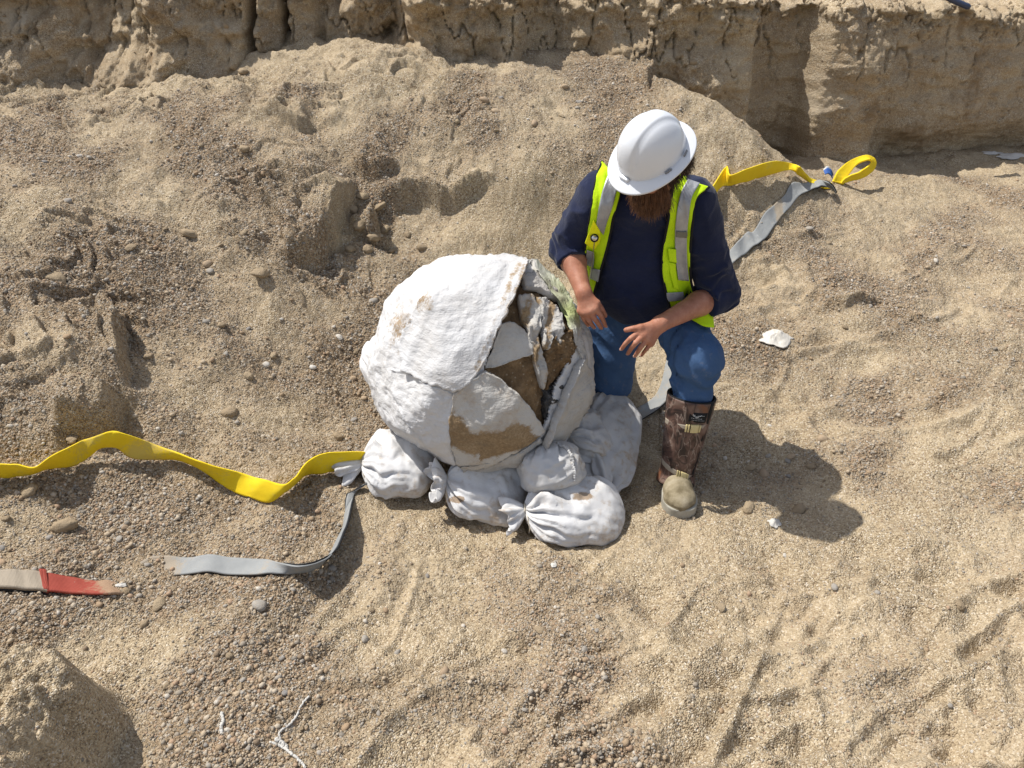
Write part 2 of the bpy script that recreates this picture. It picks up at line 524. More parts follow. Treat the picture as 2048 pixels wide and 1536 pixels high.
def height(x, y):
    b = base_h(x, y)
    z = b.copy()
    wx = x + .050 * fbm(x * 4, y * 4, 1.2, 4, .42); wy = y + .050 * fbm(x * 4, y * 4, 7.7, 4, .42)
    for L, drop, reach, hol in _sc:
        near = (np.abs(x - L[:, 0].mean()) < 1.5) & (np.abs(y - L[:, 1].mean()) < 1.5)
        if not near.any(): continue
        d, pos = seg_dist(wx[near], wy[near], L)
        env = smooth(0, .22, pos) * smooth(1, .78, pos)
        rag = 1 + .25 * fbm(x[near] * 10, y[near] * 10, 3.3, 3)
        up = np.where(d > 0, np.exp(-np.clip(d, 0, 9) / reach), 0) * smooth(-.012, .014, d)
        up = drop * .78 * env * rag * smooth(-.006, .018, d) * np.exp(-np.clip(d, 0, 9) / reach * 1.6)
        lo = -(drop * .22 + hol) * env * smooth(.010, -.016, d) * np.exp(-np.clip(-d, 0, 9) / (.10 + drop * .5))
        z[near] += up + lo
    for (px, py, ln, wd, an, dp), c in zip(MARKS, _mk):
        near = (np.abs(x - c[0]) < .45) & (np.abs(y - c[1]) < .45)
        if not near.any(): continue
        dx = x[near] - c[0]; dy = y[near] - c[1]
        dy = dy + 1.6 * math.sin(ln * 900) * dx * dx
        u = (dx * math.cos(an) + dy * math.sin(an)) / ln; v = (-dx * math.sin(an) + dy * math.cos(an)) / wd
        r = u * u + v * v
        z[near] += dp * (-np.exp(-r) * 1.0 + .75 * np.exp(-((np.sqrt(r + .01) - 1.55) / .5)**2) * (.5 + .5 * np.tanh(-v * 2)))
    # corner block with a steep ragged face
    near = (x < .2) & (y < 2.2)
    if near.any():
        sd = poly_sd(wx[near], wy[near], BLK)
        top = .44 + .07 * fbm(x[near] * 6, y[near] * 6, 2.2, 4) + .03 * np.abs(fbm(x[near] * 15, y[near] * 15, 62.2, 3)) - .05 * smooth(.0, .1, .1 - sd)
        k = smooth(-.085, .022, sd) ** 1.3
        z[near] = z[near] * (1 - k) + np.maximum(top, z[near]) * k
    z = z + .050 * fbm(x * 1.6, y * 1.6, .5, 3) + .020 * fbm(x * 5.5, y * 5.5, 9.5, 4) * 1.1
    s = np.clip((b - .25) / .4, 0, 1)
    z = z + s * (.016 * (.5 - np.abs(fbm(x * 3.2, y * 3.2, 31.5, 3)) * 1.6) + .010 * fbm(x * 10, y * 10, 13.1, 4))
    # rills and slumps running down the left slope
    a = -.62; u = x * math.cos(a) + y * math.sin(a); v = -x * math.sin(a) + y * math.cos(a)
    lf = smooth(.1, -.6, x) * smooth(.15, .45, b)
    z = z + lf * (.055 * fbm(u * 1.1, v * 3.6, 41.5, 3) + .020 * (.45 - np.abs(fbm(u * 2.0, v * 7, 45.5, 3))) + .009 * fbm(u * 5, v * 20, 47.1, 3))
    # little collapsed shelves: steps of a noise field
    q = fbm(x * 1.5 + 2, y * 2.2, 51.5, 3) * 3.2 + fbm(x * 14, y * 14, 53.5, 3) * .16
    fr = q - np.floor(q)
    z = z + lf * .045 * (smooth(.36, .52, fr) - fr) * smooth(-.2, .35, fbm(x * .9, y * .9, 57.5, 2) + .1)
    z = z + .0045 * fbm(x * 38, y * 38, 3.1, 3)
    return z

def ground_grid():
    yc = [.62]
    while yc[-1] < 5.25: yc.append(yc[-1] + .0030 + .00115 * yc[-1] ** 1.3)
    yr = np.array(yc)
    back = .62 - np.cumsum(.03 * 1.25 ** np.arange(34)); fwd = yr[-1] + np.cumsum(.05 * 1.3 ** np.arange(28))
    rows = np.concatenate([back[::-1], yr, fwd])
    u = np.linspace(-1, 1, 1060)
    ext = 1 + np.cumsum(.012 * 1.22 ** np.arange(38))
    u = np.concatenate([-ext[::-1], u, ext])
    hw = .62 + .68 * np.clip(rows, .3, 5.4)
    return rows, u, hw
rows, uu, hw = ground_grid()
GX = uu[None, :] * hw[:, None]
GY = rows[:, None] + 0 * GX
GZ = height(GX.ravel(), GY.ravel()).reshape(GX.shape)
_px, _py, _dep = proj(np.stack([GX, GY, GZ], -1))
_ok = (_dep > .3)
GG = np.where(_ok, gravel_mask(GX, GY, np.where(_ok, _px, 0), np.where(_ok, _py, 0)), .3)
GZ = GZ + GG * (.006 * fbm(GX * 60, GY * 60, 8.8, 3) + .004)
# the hollow the sandbags lie in keeps its loose rim
GROUND_V = np.stack([GX, GY, GZ], -1)

def gz(x, y):
    """height of the built ground at (x, y)"""
    x = np.atleast_1d(np.asarray(x, float)); y = np.atleast_1d(np.asarray(y, float))
    r = np.clip(np.interp(y, rows, np.arange(len(rows))), 0, len(rows) - 1.001); i = r.astype(int); fr = r - i
    h = hw[i] + (hw[i+1] - hw[i]) * fr
    c = np.clip(np.interp(x / h, uu, np.arange(len(uu))), 0, len(uu) - 1.001); j = c.astype(int); fc = c - j
    a = GZ[i, j] * (1 - fc) + GZ[i, j+1] * fc; b = GZ[i+1, j] * (1 - fc) + GZ[i+1, j+1] * fc
    return a * (1 - fr) + b * fr
def gg(x, y):
    r = np.clip(np.interp(y, rows, np.arange(len(rows))), 0, len(rows) - 1.001).astype(int)
    c = np.clip(np.interp(x / hw[r], uu, np.arange(len(uu))), 0, len(uu) - 1.001).astype(int)
    return GG[r, c]

def hit(px, py):
    """world point of the ground seen at a pixel of the photograph"""
    px = np.atleast_1d(np.asarray(px, float)); py = np.atleast_1d(np.asarray(py, float))
    d = ray(px, py); t = np.full(px.shape, .7); done = np.zeros(px.shape, bool)
    for k in range(300):
        P = np.array([0, 0, HC]) + d * t[:, None]
        h = P[:, 2] - gz(P[:, 0], P[:, 1])
        done |= h < 0
        if done.all(): break
        t = np.where(done, t, t + np.maximum(.004, .45 * h))
    return np.array([0, 0, HC]) + d * t[:, None]

def sand_material(name, bank=False):
    # one shared grain lattice gives both the colour and the relief of the grains
    s = NT(name)
    big = s.noise(1.3, 3, .6)
    mid = s.noise(9, 4, .62)
    g = s.attr('gravel')
    sand = s.ramp(mid, [(.25, (.325, .250, .160)), (.5, (.405, .322, .212)), (.75, (.465, .380, .262))])
    sand = s.mix(s.ramp(big, [(.40, 0.0), (.66, .55)]), sand, (.375, .278, .172))
    v1 = s.n('ShaderNodeTexVoronoi'); v1.inputs['Scale'].default_value = 215; s.l(s.tc.outputs['Object'], v1.inputs['Vector'])
    v2 = s.n('ShaderNodeTexVoronoi'); v2.inputs['Scale'].default_value = 112; s.l(s.tc.outputs['Object'], v2.inputs['Vector'])
    cs = s.n('ShaderNodeSeparateColor'); s.l(v1.outputs['Color'], cs.inputs[0])
    grain = s.ramp(cs.outputs[0], [(0, (.10, .07, .045)), (.10, (.20, .14, .085)), (.35, (.355, .275, .172)), (.7, (.455, .364, .240)), (.90, (.55, .465, .335)), (1, (.69, .63, .54))])
    pat = s.noise(2.6, 3, .6)
    col = s.mix(s.ramp(pat, [(.36, .40), (.62, .82)]), sand, grain)
    c2 = s.n('ShaderNodeSeparateColor'); s.l(v2.outputs['Color'], c2.inputs[0])
    gcol = s.ramp(c2.outputs[1], [(0, (.075, .055, .04)), (.2, (.18, .125, .078)), (.45, (.285, .198, .122)), (.7, (.36, .265, .172)), (.9, (.28, .25, .21)), (1, (.52, .47, .40))])
    col = s.mix(s.math('MULTIPLY', g, .85, True), col, gcol)
    d1 = v1.outputs['Distance']; d2 = v2.outputs['Distance']
    n1 = s.noise(60, 3, .7)
    if bank:
        fine = s.noise(1.0, 6, .6, vec=s.mapping((1.5, 1.5, 16)))
        col = s.mix(s.ramp(fine, [(.42, 0.0), (.66, .45)]), col, (.285, .205, .122))
        pale = s.noise(2.2, 5, .6, vec=s.mapping((1, 1, 1.6)))
        col = s.mix(s.ramp(pale, [(.58, 0.0), (.70, .65)]), col, (.47, .39, .285))
        damp = s.noise(3.6, 6, .65, vec=s.mapping((1.4, 1, .6)))
        col = s.mix(s.ramp(damp, [(.56, 0.0), (.66, .7)]), col, (.20, .135, .075))
    b = s.bump(n1, .55, .012)
    b = s.bump(s.math('MULTIPLY', s.math('SUBTRACT', 1.0, d1), s.ramp(pat, [(.36, .40), (.62, 1.0)])), .9 if not bank else .4, .0058, b)
    bm = s.math('MULTIPLY', s.math('SUBTRACT', 1.0, d2), s.math('ADD', s.math('MULTIPLY', g, 1.1), .12))
    b = s.bump(bm, .8, .008, b)
    return s.done(col, .95, b, .12)
SAND = sand_material('sand_and_gravel')
BANK = sand_material('bank_earth', True)
ground = mobj('ground', GROUND_V.reshape(-1, 3), grid_faces(*GX.shape), SAND, attrs={'gravel': GG.ravel()})
tag(ground, kind='structure')

# ================================================================== BANK behind the pit
bx = np.array([(-60, 3.0), (-12, 3.4), (-6, 4.1), (-4, 4.45), (-3.1, 4.62), (-2.6, 4.82), (-2.2, 4.62), (-1.9, 4.70), (-1.55, 4.98), (-1.3, 5.02), (-1.05, 4.98), (-.85, 5.0), (-.62, 4.78), (-.3, 4.74),
               (.02, 4.80), (.12, 5.02), (.3, 5.16), (.6, 5.10), (.9, 4.98), (1.2, 4.92), (1.50, 4.90), (1.53, 4.93), (1.56, 5.20), (1.75, 5.30), (1.93, 5.28), (2.02, 5.02), (2.12, 4.97), (2.30, 4.96), (2.42, 4.98), (2.46, 5.09),
               (2.8, 5.12), (3.1, 5.16), (3.5, 5.24), (4.2, 5.2), (6, 5.0), (12, 4.6), (60, 4.0)], float)
sx = np.concatenate([-3.9 - np.cumsum(.012 * 1.17 ** np.arange(42))[::-1], np.arange(-3.9, 4.15, .0095), 4.15 + np.cumsum(.012 * 1.17 ** np.arange(42))])
by = np.interp(sx, bx[:, 0], bx[:, 1])
k = np.exp(-np.linspace(-2, 2, 7)**2); k /= k.sum()
by = np.convolve(np.pad(by, 3, 'edge'), k, 'valid')
ZT = np.interp(sx, [-60, -4, -2.4, -1.6, -.9, -.2, .5, 1.2, 1.6, 2.2, 3.0, 4, 60], [1.50, 1.50, 1.50, 1.46, 1.45, 1.42, 1.39, 1.40, 1.33, 1.34, 1.28, 1.30, 1.3])
ZT = ZT + .05 * fbm(sx * 3, 0, 0, 5, .6)
nf = 128
hv = np.linspace(0, 1, nf)
plate = np.concatenate([np.arange(.01, .5, .011), .5 + np.cumsum(.02 * 1.19 ** np.arange(44))])
Z0 = .12
zz = Z0 + hv[:, None] * (ZT[None] - Z0)
BXX = np.repeat(sx[None], nf, 0)
# overhang and crumble: offset towards the viewer
hh = zz
leftm = smooth(.4, -.6, BXX); rightm = smooth(1.2, 1.5, BXX)
off = .16 * fbm(BXX * 1.7, hh * 1.9, 0.3, 3) * (1 - .6 * rightm)
off += leftm * (.24 * np.abs(fbm(BXX * 1.6, hh * 2.0, 12.5, 3)) + .030 * fbm(BXX * 8, hh * 8, 14.5, 4))
off += (1 - rightm * .8) * (.045 * fbm(BXX * 4, hh * 5, 2.3, 4) + .030 * fbm(BXX * 11, hh * 11, 5.5, 5, .6))
off += rightm * (.030 * fbm(BXX * 3, hh * 7, 2.9, 4) + .012 * fbm(BXX * 14, hh * 22, 6.1, 3))
lip = smooth(.74, .95, hv + 0 * ZT[:, None] if False else hv)[:, None]
lip = smooth(.14, .02, (ZT[None] - hh) + .05 * fbm(BXX * 6, hh * 3, 19.5, 3))
off += lip * (.02 + .10 * fbm(BXX * 7, hh * 9, 9.1, 5, .6)) + .020 * fbm(BXX * 26, hh * 26, 29.1, 3) * (1 - .6 * rightm)
crack = np.exp(-(fbm(BXX * 3.5, hh * 1.1, 22.5, 4) / .022)**2) * smooth(.5, .85, hv)[:, None]
off -= .06 * crack * (1 - .3 * rightm)
for cx, w, dpt in ((-1.68, .022, .30), (-1.49, .016, .34), (-1.27, .035, .12), (-.80, .05, .10)):
    wob = cx + .05 * fbm(hh * 5, cx, 1.0, 2) + (hh - 1.2) * .12
    off -= dpt * np.exp(-((BXX - wob) / w)**2) * smooth(.95, 1.12, hh)
off -= .12 * smooth(.62, .40, hh) * rightm * smooth(2.35, 2.7, BXX)            # undercut foot on the right
off += .05 * np.sin(np.clip((hh - .35) / .9, 0, 1) * np.pi)
batter = (.10 + .42 * leftm) * hv[:, None]
off -= .0 * leftm
BYY = by[None] - off + batter
face = np.stack([BXX, BYY, zz], -1)
PX = np.repeat(sx[None], len(plate), 0)
PY = BYY[-1][None] + plate[:, None]
fade = np.exp(-plate / .5)[:, None]
PZ = ZT[None] + .035 * fbm(PX * 7, PY * 7, 1.5, 4) * (1 - np.exp(-plate / .03))[:, None] + .05 * (1 - fade) * 0 + .03 * (1 - np.exp(-plate / .05))[:, None]
PZ = PZ + (.05 * fbm(PX * 1.4, PY * 1.4, 6.6, 3)) * (1 - np.exp(-plate / .2))[:, None] * np.exp(-plate / 40)[:, None]
BV = np.concatenate([face, np.stack([PX, PY, PZ], -1)], 0)
bgv = np.clip(.18 + .5 * fbm(BV[..., 0] * 3, BV[..., 2] * 3, 1.1, 3), 0, .6)
bank = mobj('earth_bank', BV.reshape(-1, 3), grid_faces(BV.shape[0], BV.shape[1]), BANK, attrs={'gravel': bgv.ravel()})
tag(bank, kind='structure')
# ================================================================== PLASTER JACKET
JC = np.array(atz(968, 724, .405))          # centre of the jacketed block
JR = .446
_fd = np.random.default_rng(14).normal(size=(26, 3)); _fd /= np.linalg.norm(_fd, axis=1)[:, None]
_fh = np.random.default_rng(15).uniform(.925, .985, 26)
def jr(D):
    """radius of the block in direction D (unit rows)"""
    n = .042 * perlin(D[:, 0] * 1.7 + 4, D[:, 1] * 1.7, D[:, 2] * 1.7) * 2 + .026 * perlin(D[:, 0] * 5, D[:, 1] * 5 + 3, D[:, 2] * 5)
    z = D[:, 2]
    r = JR * (1 + n - .05 * smooth(-.3, -1.0, z) + .018 * smooth(.3, .9, z) - .03 * np.exp(-((D[:, 0] - .75)**2 + (z - .6)**2) / .08)
                 + .03 * np.exp(-((D[:, 0] + .8)**2 + (z + .1)**2) / .2))
    for d_, h_ in zip(_fd, _fh):            # flattened facets where the bandage was pressed over the block
        c = D @ d_
        r = smin(r, np.where(c > .3, h_ * JR / np.maximum(c, .3), 9.), .010)
    return r
def jpt(px, py, off=0.0):
    """points on the block's surface (pushed out by off) as seen at pixels"""
    px = np.asarray(px, float); py = np.asarray(py, float)
    sh = px.shape; d = ray(px.ravel(), py.ravel()); d /= np.linalg.norm(d, axis=1)[:, None]
    o = np.array([0, 0, HC]) - JC
    t = -(d @ o)                                        # closest approach
    q = o + d * t[:, None]; rq = np.linalg.norm(q, axis=1)
    R = jr(q / rq[:, None])
    for _ in range(6):
        h = np.sqrt(np.clip(R * R - rq * rq, 0, None))
        P = o + d * (t - h)[:, None]
        R = jr(P / np.linalg.norm(P, axis=1)[:, None])
    D = P / np.linalg.norm(P, axis=1)[:, None]
    off = np.broadcast_to(np.asarray(off, float), sh).ravel()
    return (JC + D * (R + off)[:, None]).reshape(*sh, 3)

def plaster_material(name, dirt, tint=(.80, .785, .755), smear=0.5, edge=None):
    s = NT(name)
    v = s.mapping((1, 1, 1))
    n1 = s.noise(7, 5, .6); n2 = s.noise(38, 4, .65); n3 = s.noise(1.0, 5, .6, vec=s.mapping((9, 9, 40), (.5, .3, .2)))
    col = s.mix(s.ramp(n1, [(.3, 0.0), (.7, 1.0)]), tint, (tint[0] * .93, tint[1] * .90, tint[2] * .86))
    dm = s.math('ADD', s.math('MULTIPLY', n1, .55), s.math('MULTIPLY', n2, .45))
    col = s.mix(s.ramp(dm, [(.62 - dirt * .25, 0.0), (.74 - dirt * .18, min(1, dirt * 1.2))]), col, (.33, .225, .13))
    sp = s.vor(140); col = s.mix(s.ramp(sp, [(.10, min(.75, dirt)), (.2, 0.0)]), col, (.25, .18, .11))
    g = s.attr('stain'); n4 = s.noise(17, 5, .7); n5 = s.noise(130, 3, .7)
    gn = s.math('ADD', g, s.math('ADD', s.math('MULTIPLY', s.math('SUBTRACT', n4, .5), 1.5), s.math('MULTIPLY', s.math('SUBTRACT', n5, .5), .7)))
    gn = s.math('MULTIPLY', gn, s.math('MULTIPLY', g, 4.0, True))
    sc = s.ramp(s.math('ADD', s.math('MULTIPLY', n4, .5), s.math('MULTIPLY', n5, .5)), [(.3, (.13, .080, .038)), (.5, (.235, .155, .075)), (.68, (.36, .26, .15))])
    col = s.mix(s.ramp(gn, [(.30, 0.0), (.48, .5), (.62, .95)]), col, sc)
    y = s.attr('dye'); col = s.mix(s.math('MULTIPLY', y, .8), col, (.55, .70, .10))
    b = s.bump(n3, .45 * smear + .2, .016); b = s.bump(n2, .6, .008, b)
    b = s.bump(s.vor(170), .25, .003, b)
    return s.done(col, .78, b, .3)
PLASTER = plaster_material('plaster_white', .16, (.60, .598, .60))
PLASTER_D = plaster_material('plaster_dusty', .42, (.49, .475, .445))
PLASTER_R = plaster_material('plaster_burlap', .30, (.47, .458, .435), 1.4)
s = NT('matrix_rock')
n1 = s.noise(14, 6, .7); n2 = s.noise(70, 4, .7)
c = s.ramp(n1, [(.3, (.10, .062, .035)), (.5, (.20, .13, .07)), (.7, (.33, .225, .125))])
c = s.mix(s.ramp(s.vor(60), [(.1, .6), (.25, 0.0)]), c, (.45, .38, .28))
ROCK = s.done(c, .95, s.bump(n2, .9, .012, s.bump(n1, .8, .03)), .1)
s = NT('dark_fill'); n1 = s.noise(50, 5, .7)
DARK_FILL = s.done(s.ramp(n1, [(.35, (.02, .02, .02)), (.6, (.09, .085, .08)), (.75, (.30, .28, .26))]), .7, s.bump(n1, .9, .015), .3)

jacket = empty('plaster_jacket', (JC[0], JC[1], JC[2] - JR + .02))
tag(jacket, 'large round white plaster jacket with torn open side resting on sandbags', 'plaster jacket')

def sphere_dirs(nu, nv):
    th = np.linspace(0.004, np.pi - .004, nv); ph = np.linspace(0, 2 * np.pi, nu, endpoint=False)
    T, Pp = np.meshgrid(th, ph, indexing='ij')
    return np.stack([np.sin(T) * np.cos(Pp), np.sin(T) * np.sin(Pp), np.cos(T)], -1)
D = sphere_dirs(260, 140); Df = D.reshape(-1, 3)
F = grid_faces(140, 260, True)[:, ::-1]
# rock core inside
rr = jr(Df) - .028 + .020 * fbm(Df[:, 0] * 6, Df[:, 1] * 6, Df[:, 2] * 6, 4)
mobj('rock_core', JC + Df * rr[:, None], F, ROCK, jacket)
# base shell of plaster, open where the side has been torn
HOLE = np.array([(1040,556),(1075,560),(1120,600),(1146,655),(1150,700),(1110,770),(1098,830),(1084,862),(1030,800),(985,745),(968,742),(985,690),(1000,640),(1022,600)], float)
D = sphere_dirs(420, 240); Df = D.reshape(-1, 3)
F = grid_faces(240, 420, True)[:, ::-1]
rr = jr(Df) + .011 * fbm(Df[:, 0] * 9, Df[:, 1] * 9, Df[:, 2] * 9, 4) + .004 * np.abs(fbm(Df[:, 0] * 4, Df[:, 1] * 4, Df[:, 2] * 14, 3))
V = JC + Df * rr[:, None]
qx, qy, _ = proj(V)
fr = (Df @ ((np.array([0, 0, HC]) - JC) / np.linalg.norm(np.array([0, 0, HC]) - JC))) > 0.05
kill = (poly_sd(qx, qy, HOLE) > 0) & fr
stain = np.clip(1.1 * np.exp(-(((qx - 800) / 30)**2 + ((qy - 660) / 60)**2)) * fr, 0, 1) * .5 + .42 * smooth(-.55, -.95, Df[:, 2])
shell = mobj('plaster_shell', V, F[~kill[F].any(1)], PLASTER, jacket, attrs={'stain': stain})
m = shell.modifiers.new('thick', 'SOLIDIFY'); m.thickness = .014; m.offset = -1

def patch(name, poly, off, mat, parent, rough=.004, thick=.014, n=110, rings=26, ragged=3.0, seed=0, lift=None, stain=None, dye=None, freq=11, sharp=True, curl=.35):
    """a sheet of plaster lying on the block, its outline polygon in photograph pixels"""
    P = np.array(poly, float)
    c = P.mean(0)
    per = np.vstack([P, P[:1]]); ln = np.append(0, np.cumsum(np.linalg.norm(np.diff(per, axis=0), axis=1)))
    t = np.linspace(0, ln[-1], n, endpoint=False)
    B = np.stack([np.interp(t, ln, per[:, 0]), np.interp(t, ln, per[:, 1])], 1)
    nn = fbm(t / 18.0, seed * 7.1 + 0 * t, seed + .5, 4, .62)
    out = (B - c); out /= np.linalg.norm(out, axis=1)[:, None]
    B = B + out * nn[:, None] * ragged * 1.6
    k = np.linspace(.02, 1, rings)
    X = c[0] + k[:, None] * (B[None, :, 0] - c[0]); Y = c[1] + k[:, None] * (B[None, :, 1] - c[1])
    base = jpt(X, Y, 0)
    Dn = base - JC; Dn /= np.linalg.norm(Dn, axis=-1)[..., None]
    o = off + rough * 3 * fbm(base[..., 0] * freq, base[..., 1] * freq + seed, base[..., 2] * freq, 4)
    if lift is not None: o = o + lift(X, Y)
    thick = thick * 1.35
    o[-1] -= .002; o[-2] += .0035 * (1 + fbm(t / 9.0, seed + 0 * t, 3.5, 3) * 2)
    rim1 = (base[-1] + Dn[-1] * (o[-1] - thick * .55)[:, None]) + 0
    top = base + Dn * o[..., None]
    rim2 = base[-1] + Dn[-1] * (o[-1] - thick)[:, None]
    inn = base[-3] + Dn[-3] * (o[-3] - thick * 1.2)[:, None]
    V = np.concatenate([top, rim1[None], rim2[None], inn[None]], 0)
    Fq = [tuple(q) for q in grid_faces(rings + 3, n, True)[:, ::-1]] + [tuple(range(n))]
    nv = V.shape[0] * n
    XX = np.concatenate([X, np.repeat(X[-1:], 3, 0)]).ravel(); YY = np.concatenate([Y, np.repeat(Y[-1:], 3, 0)]).ravel()
    at_ = {'stain': stain(XX, YY) if stain else np.zeros(nv), 'dye': dye(XX, YY) if dye else np.zeros(nv)}
    a, b, c2 = V.reshape(-1, 3)[list(Fq[5])[:3]]
    if np.cross(b - a, c2 - b) @ (a - JC) < 0: Fq = [q[::-1] for q in Fq]
    return mobj(name, V.reshape(-1, 3), Fq, mat, parent, attrs=at_)

# upper white sheet laid over the top
edge_dirt = lambda X, Y: np.clip(.95 * np.exp(-np.abs(poly_sd(X, Y, np.array([(1060,535),(1045,545),(1030,590),(1003,645),(985,690),(965,735),(955,735),(975,680),(1000,620),(1022,560),(1040,530)], float))) / 6) * (X > 930), 0, .55)
patch('plaster_sheet', [(800,690),(826,630),(862,580),(905,540),(960,518),(1030,512),(1058,522),(1048,545),(1030,592),(1003,645),(985,690),(962,738),(935,772),(908,782),(860,768),(812,742)], .016, PLASTER, jacket, .0035, .02, 170, 40, 3.5, 1,
      lift=lambda X, Y: .022 * smooth(40, 0, np.abs(X - (1048 - (Y - 545) * .43))) * (Y > 535) * smooth(740, 640, Y) + .006 * np.exp(-((X - 870 + (Y - 600) * .4) / 9)**2) + .007 * np.exp(-((Y - 600 + (X - 860) * .5) / 7)**2) * (X < 900),
      stain=lambda X, Y: np.clip(edge_dirt(X, Y) * .75 + .62 * np.exp(-(((X - 852) / 26)**2 + ((Y - 605) / 24)**2)) + .4 * np.exp(-(((X - 822) / 14)**2 + ((Y - 655) / 30)**2)), 0, 1))
# left lower sheet
patch('plaster_sheet', [(782,735),(810,742),(860,768),(905,784),(908,800),(900,850),(905,905),(915,930),(880,915),(845,882),(812,838),(790,790)], .006, PLASTER, jacket, .005, .012, 130, 30, 3, 2, freq=14)
# dirty lower panel with the brown earth stain
patch('plaster_panel', [(908,786),(940,762),(970,740),(1000,757),(1032,784),(1062,818),(1088,858),(1076,872),(1035,898),(985,925),(940,934),(914,926),(902,885),(899,845)], .012, PLASTER_D, jacket, .0035, .018, 150, 34, 2.0, 3,
      stain=lambda X, Y: np.clip(1.25 * np.exp(-((Y - (868 + 14 * np.sin((X - 900) / 40))) / 21)**2) * smooth(1095, 1020, X) + .95 * np.exp(-(((X - 912) / 24)**2 + ((Y - 842) / 26)**2)) + .9 * np.exp(-((Y - (895 - (X - 1000) * .28)) / 10)**2) * (X > 960) + .35 * smooth(905, 930, Y), 0, 1) * .95)
# inner pale panel above the exposed rock
patch('plaster_panel', [(1002,645),(1030,640),(1052,655),(1066,690),(1070,708),(1030,722),(990,736),(968,738),(985,695)], -.008, PLASTER_D, jacket, .003, .014, 110, 20, 1.5, 4)
# curled strip under the upper sheet's lip
patch('plaster_strip', [(1040,548),(1060,545),(1085,556),(1108,578),(1120,600),(1100,592),(1075,578),(1050,574)], .006, PLASTER_R, jacket, .006, .016, 90, 16, 2, 5)
# torn hanging strips on the right
patch('plaster_strip', [(1036,590),(1060,590),(1078,610),(1082,640),(1076,672),(1090,720),(1094,760),(1086,782),(1076,745),(1066,690),(1052,650),(1040,620)], .004, PLASTER_R, jacket, .009, .016, 130, 18, 3, 6, freq=18, stain=lambda X, Y: np.clip(.35 + .3 * np.sin(X / 7 + Y / 23), 0, .6))
patch('plaster_strip', [(1074,592),(1100,600),(1118,626),(1126,660),(1118,690),(1106,668),(1096,700),(1086,690),(1084,640),(1078,612)], .008, PLASTER_R, jacket, .010, .018, 130, 18, 4, 7, freq=18, stain=lambda X, Y: np.clip(.25 + .4 * np.sin(X / 5 + Y / 31), 0, .6))
patch('earth_lump', [(1094,690),(1108,672),(1124,668),(1146,660),(1152,700),(1134,735),(1106,770),(1094,775),(1092,730)], .002, ROCK, jacket, .012, .03, 90, 18, 5, 8, freq=16)
patch('dark_fill', [(1096,788),(1112,768),(1126,760),(1122,785),(1108,815),(1096,840),(1092,815)], -.012, DARK_FILL, jacket, .012, .02, 80, 14, 5, 9, freq=26)  # dark mottled patch set in the gap left of the right-hand band
# dyed flap along the right shoulder
patch('plaster_flap', [(1062,520),(1090,540),(1118,572),(1140,615),(1155,655),(1166,700),(1170,735),(1160,735),(1152,690),(1140,648),(1122,606),(1094,566),(1066,545)], .016, PLASTER_R, jacket, .005, .016, 150, 14, 2.5, 10,
      dye=lambda X, Y: np.clip(np.exp(-((Y - 628) / 24)**2) * .62 + .25 * np.exp(-((Y - 580) / 25)**2), 0, 1))
# broad band standing proud on the right
patch('plaster_band', [(1160,712),(1176,745),(1180,790),(1160,835),(1120,875),(1090,893),(1078,886),(1092,858),(1106,820),(1122,780),(1140,742)], .020, PLASTER_R, jacket, .006, .022, 150, 26, 2, 11,
      lift=lambda X, Y: .02 * smooth(20, 0, np.abs((X - 1078) - (886 - Y) * .42)))
# bottom band
patch('plaster_band', [(914,926),(945,936),(985,927),(1035,900),(1078,872),(1092,885),(1072,903),(1040,922),(1000,940),(960,944),(930,940)], .016, PLASTER_R, jacket, .006, .016, 140, 14, 2.5, 12)

# ================================================================== SANDBAGS
def cloth_material(name, tint, dirt=.25):
    s = NT(name)
    n = s.noise(6, 4, .6); n2 = s.noise(45, 4, .65)
    w = s.n('ShaderNodeTexWave', wave_type='BANDS', bands_direction='X'); w.inputs['Scale'].default_value = 120; w.inputs['Distortion'].default_value = 1.5; s.l(s.tc.outputs['Object'], w.inputs[0])
    w2 = s.n('ShaderNodeTexWave', wave_type='BANDS', bands_direction='Z'); w2.inputs['Scale'].default_value = 120; w2.inputs['Distortion'].default_value = 1.5; s.l(s.tc.outputs['Object'], w2.inputs[0])
    col = s.mix(s.ramp(n, [(.35, 0.0), (.7, 1.0)]), tint, (tint[0] * .86, tint[1] * .84, tint[2] * .80))
    dm = s.math('ADD', s.math('MULTIPLY', n, .5), s.math('MULTIPLY', n2, .5))
    col = s.mix(s.ramp(dm, [(.52, 0.0), (.70, dirt * 2.2)]), col, (.36, .26, .16))
    g = s.attr('stain'); gn = s.math('ADD', g, s.math('MULTIPLY', s.math('SUBTRACT', n2, .5), .8))
    col = s.mix(s.ramp(gn, [(.40, 0.0), (.60, .85)]), col, (.28, .19, .11))
    b = s.bump(s.noise(14, 5, .6), .30, .02); b = s.bump(s.math('ADD', w.outputs['Fac'], w2.outputs['Fac']), .22, .002, b)
    return s.done(col, .72, b, .3)
CLOTH = cloth_material('woven_bag', (.62, .615, .615), .42)
CLOTH_D = cloth_material('woven_bag_dusty', (.52, .515, .512), .46)
s = NT('twine'); TWINE = s.done((.62, .56, .46), .9, s.bump(s.noise(90, 2), .5, .003))

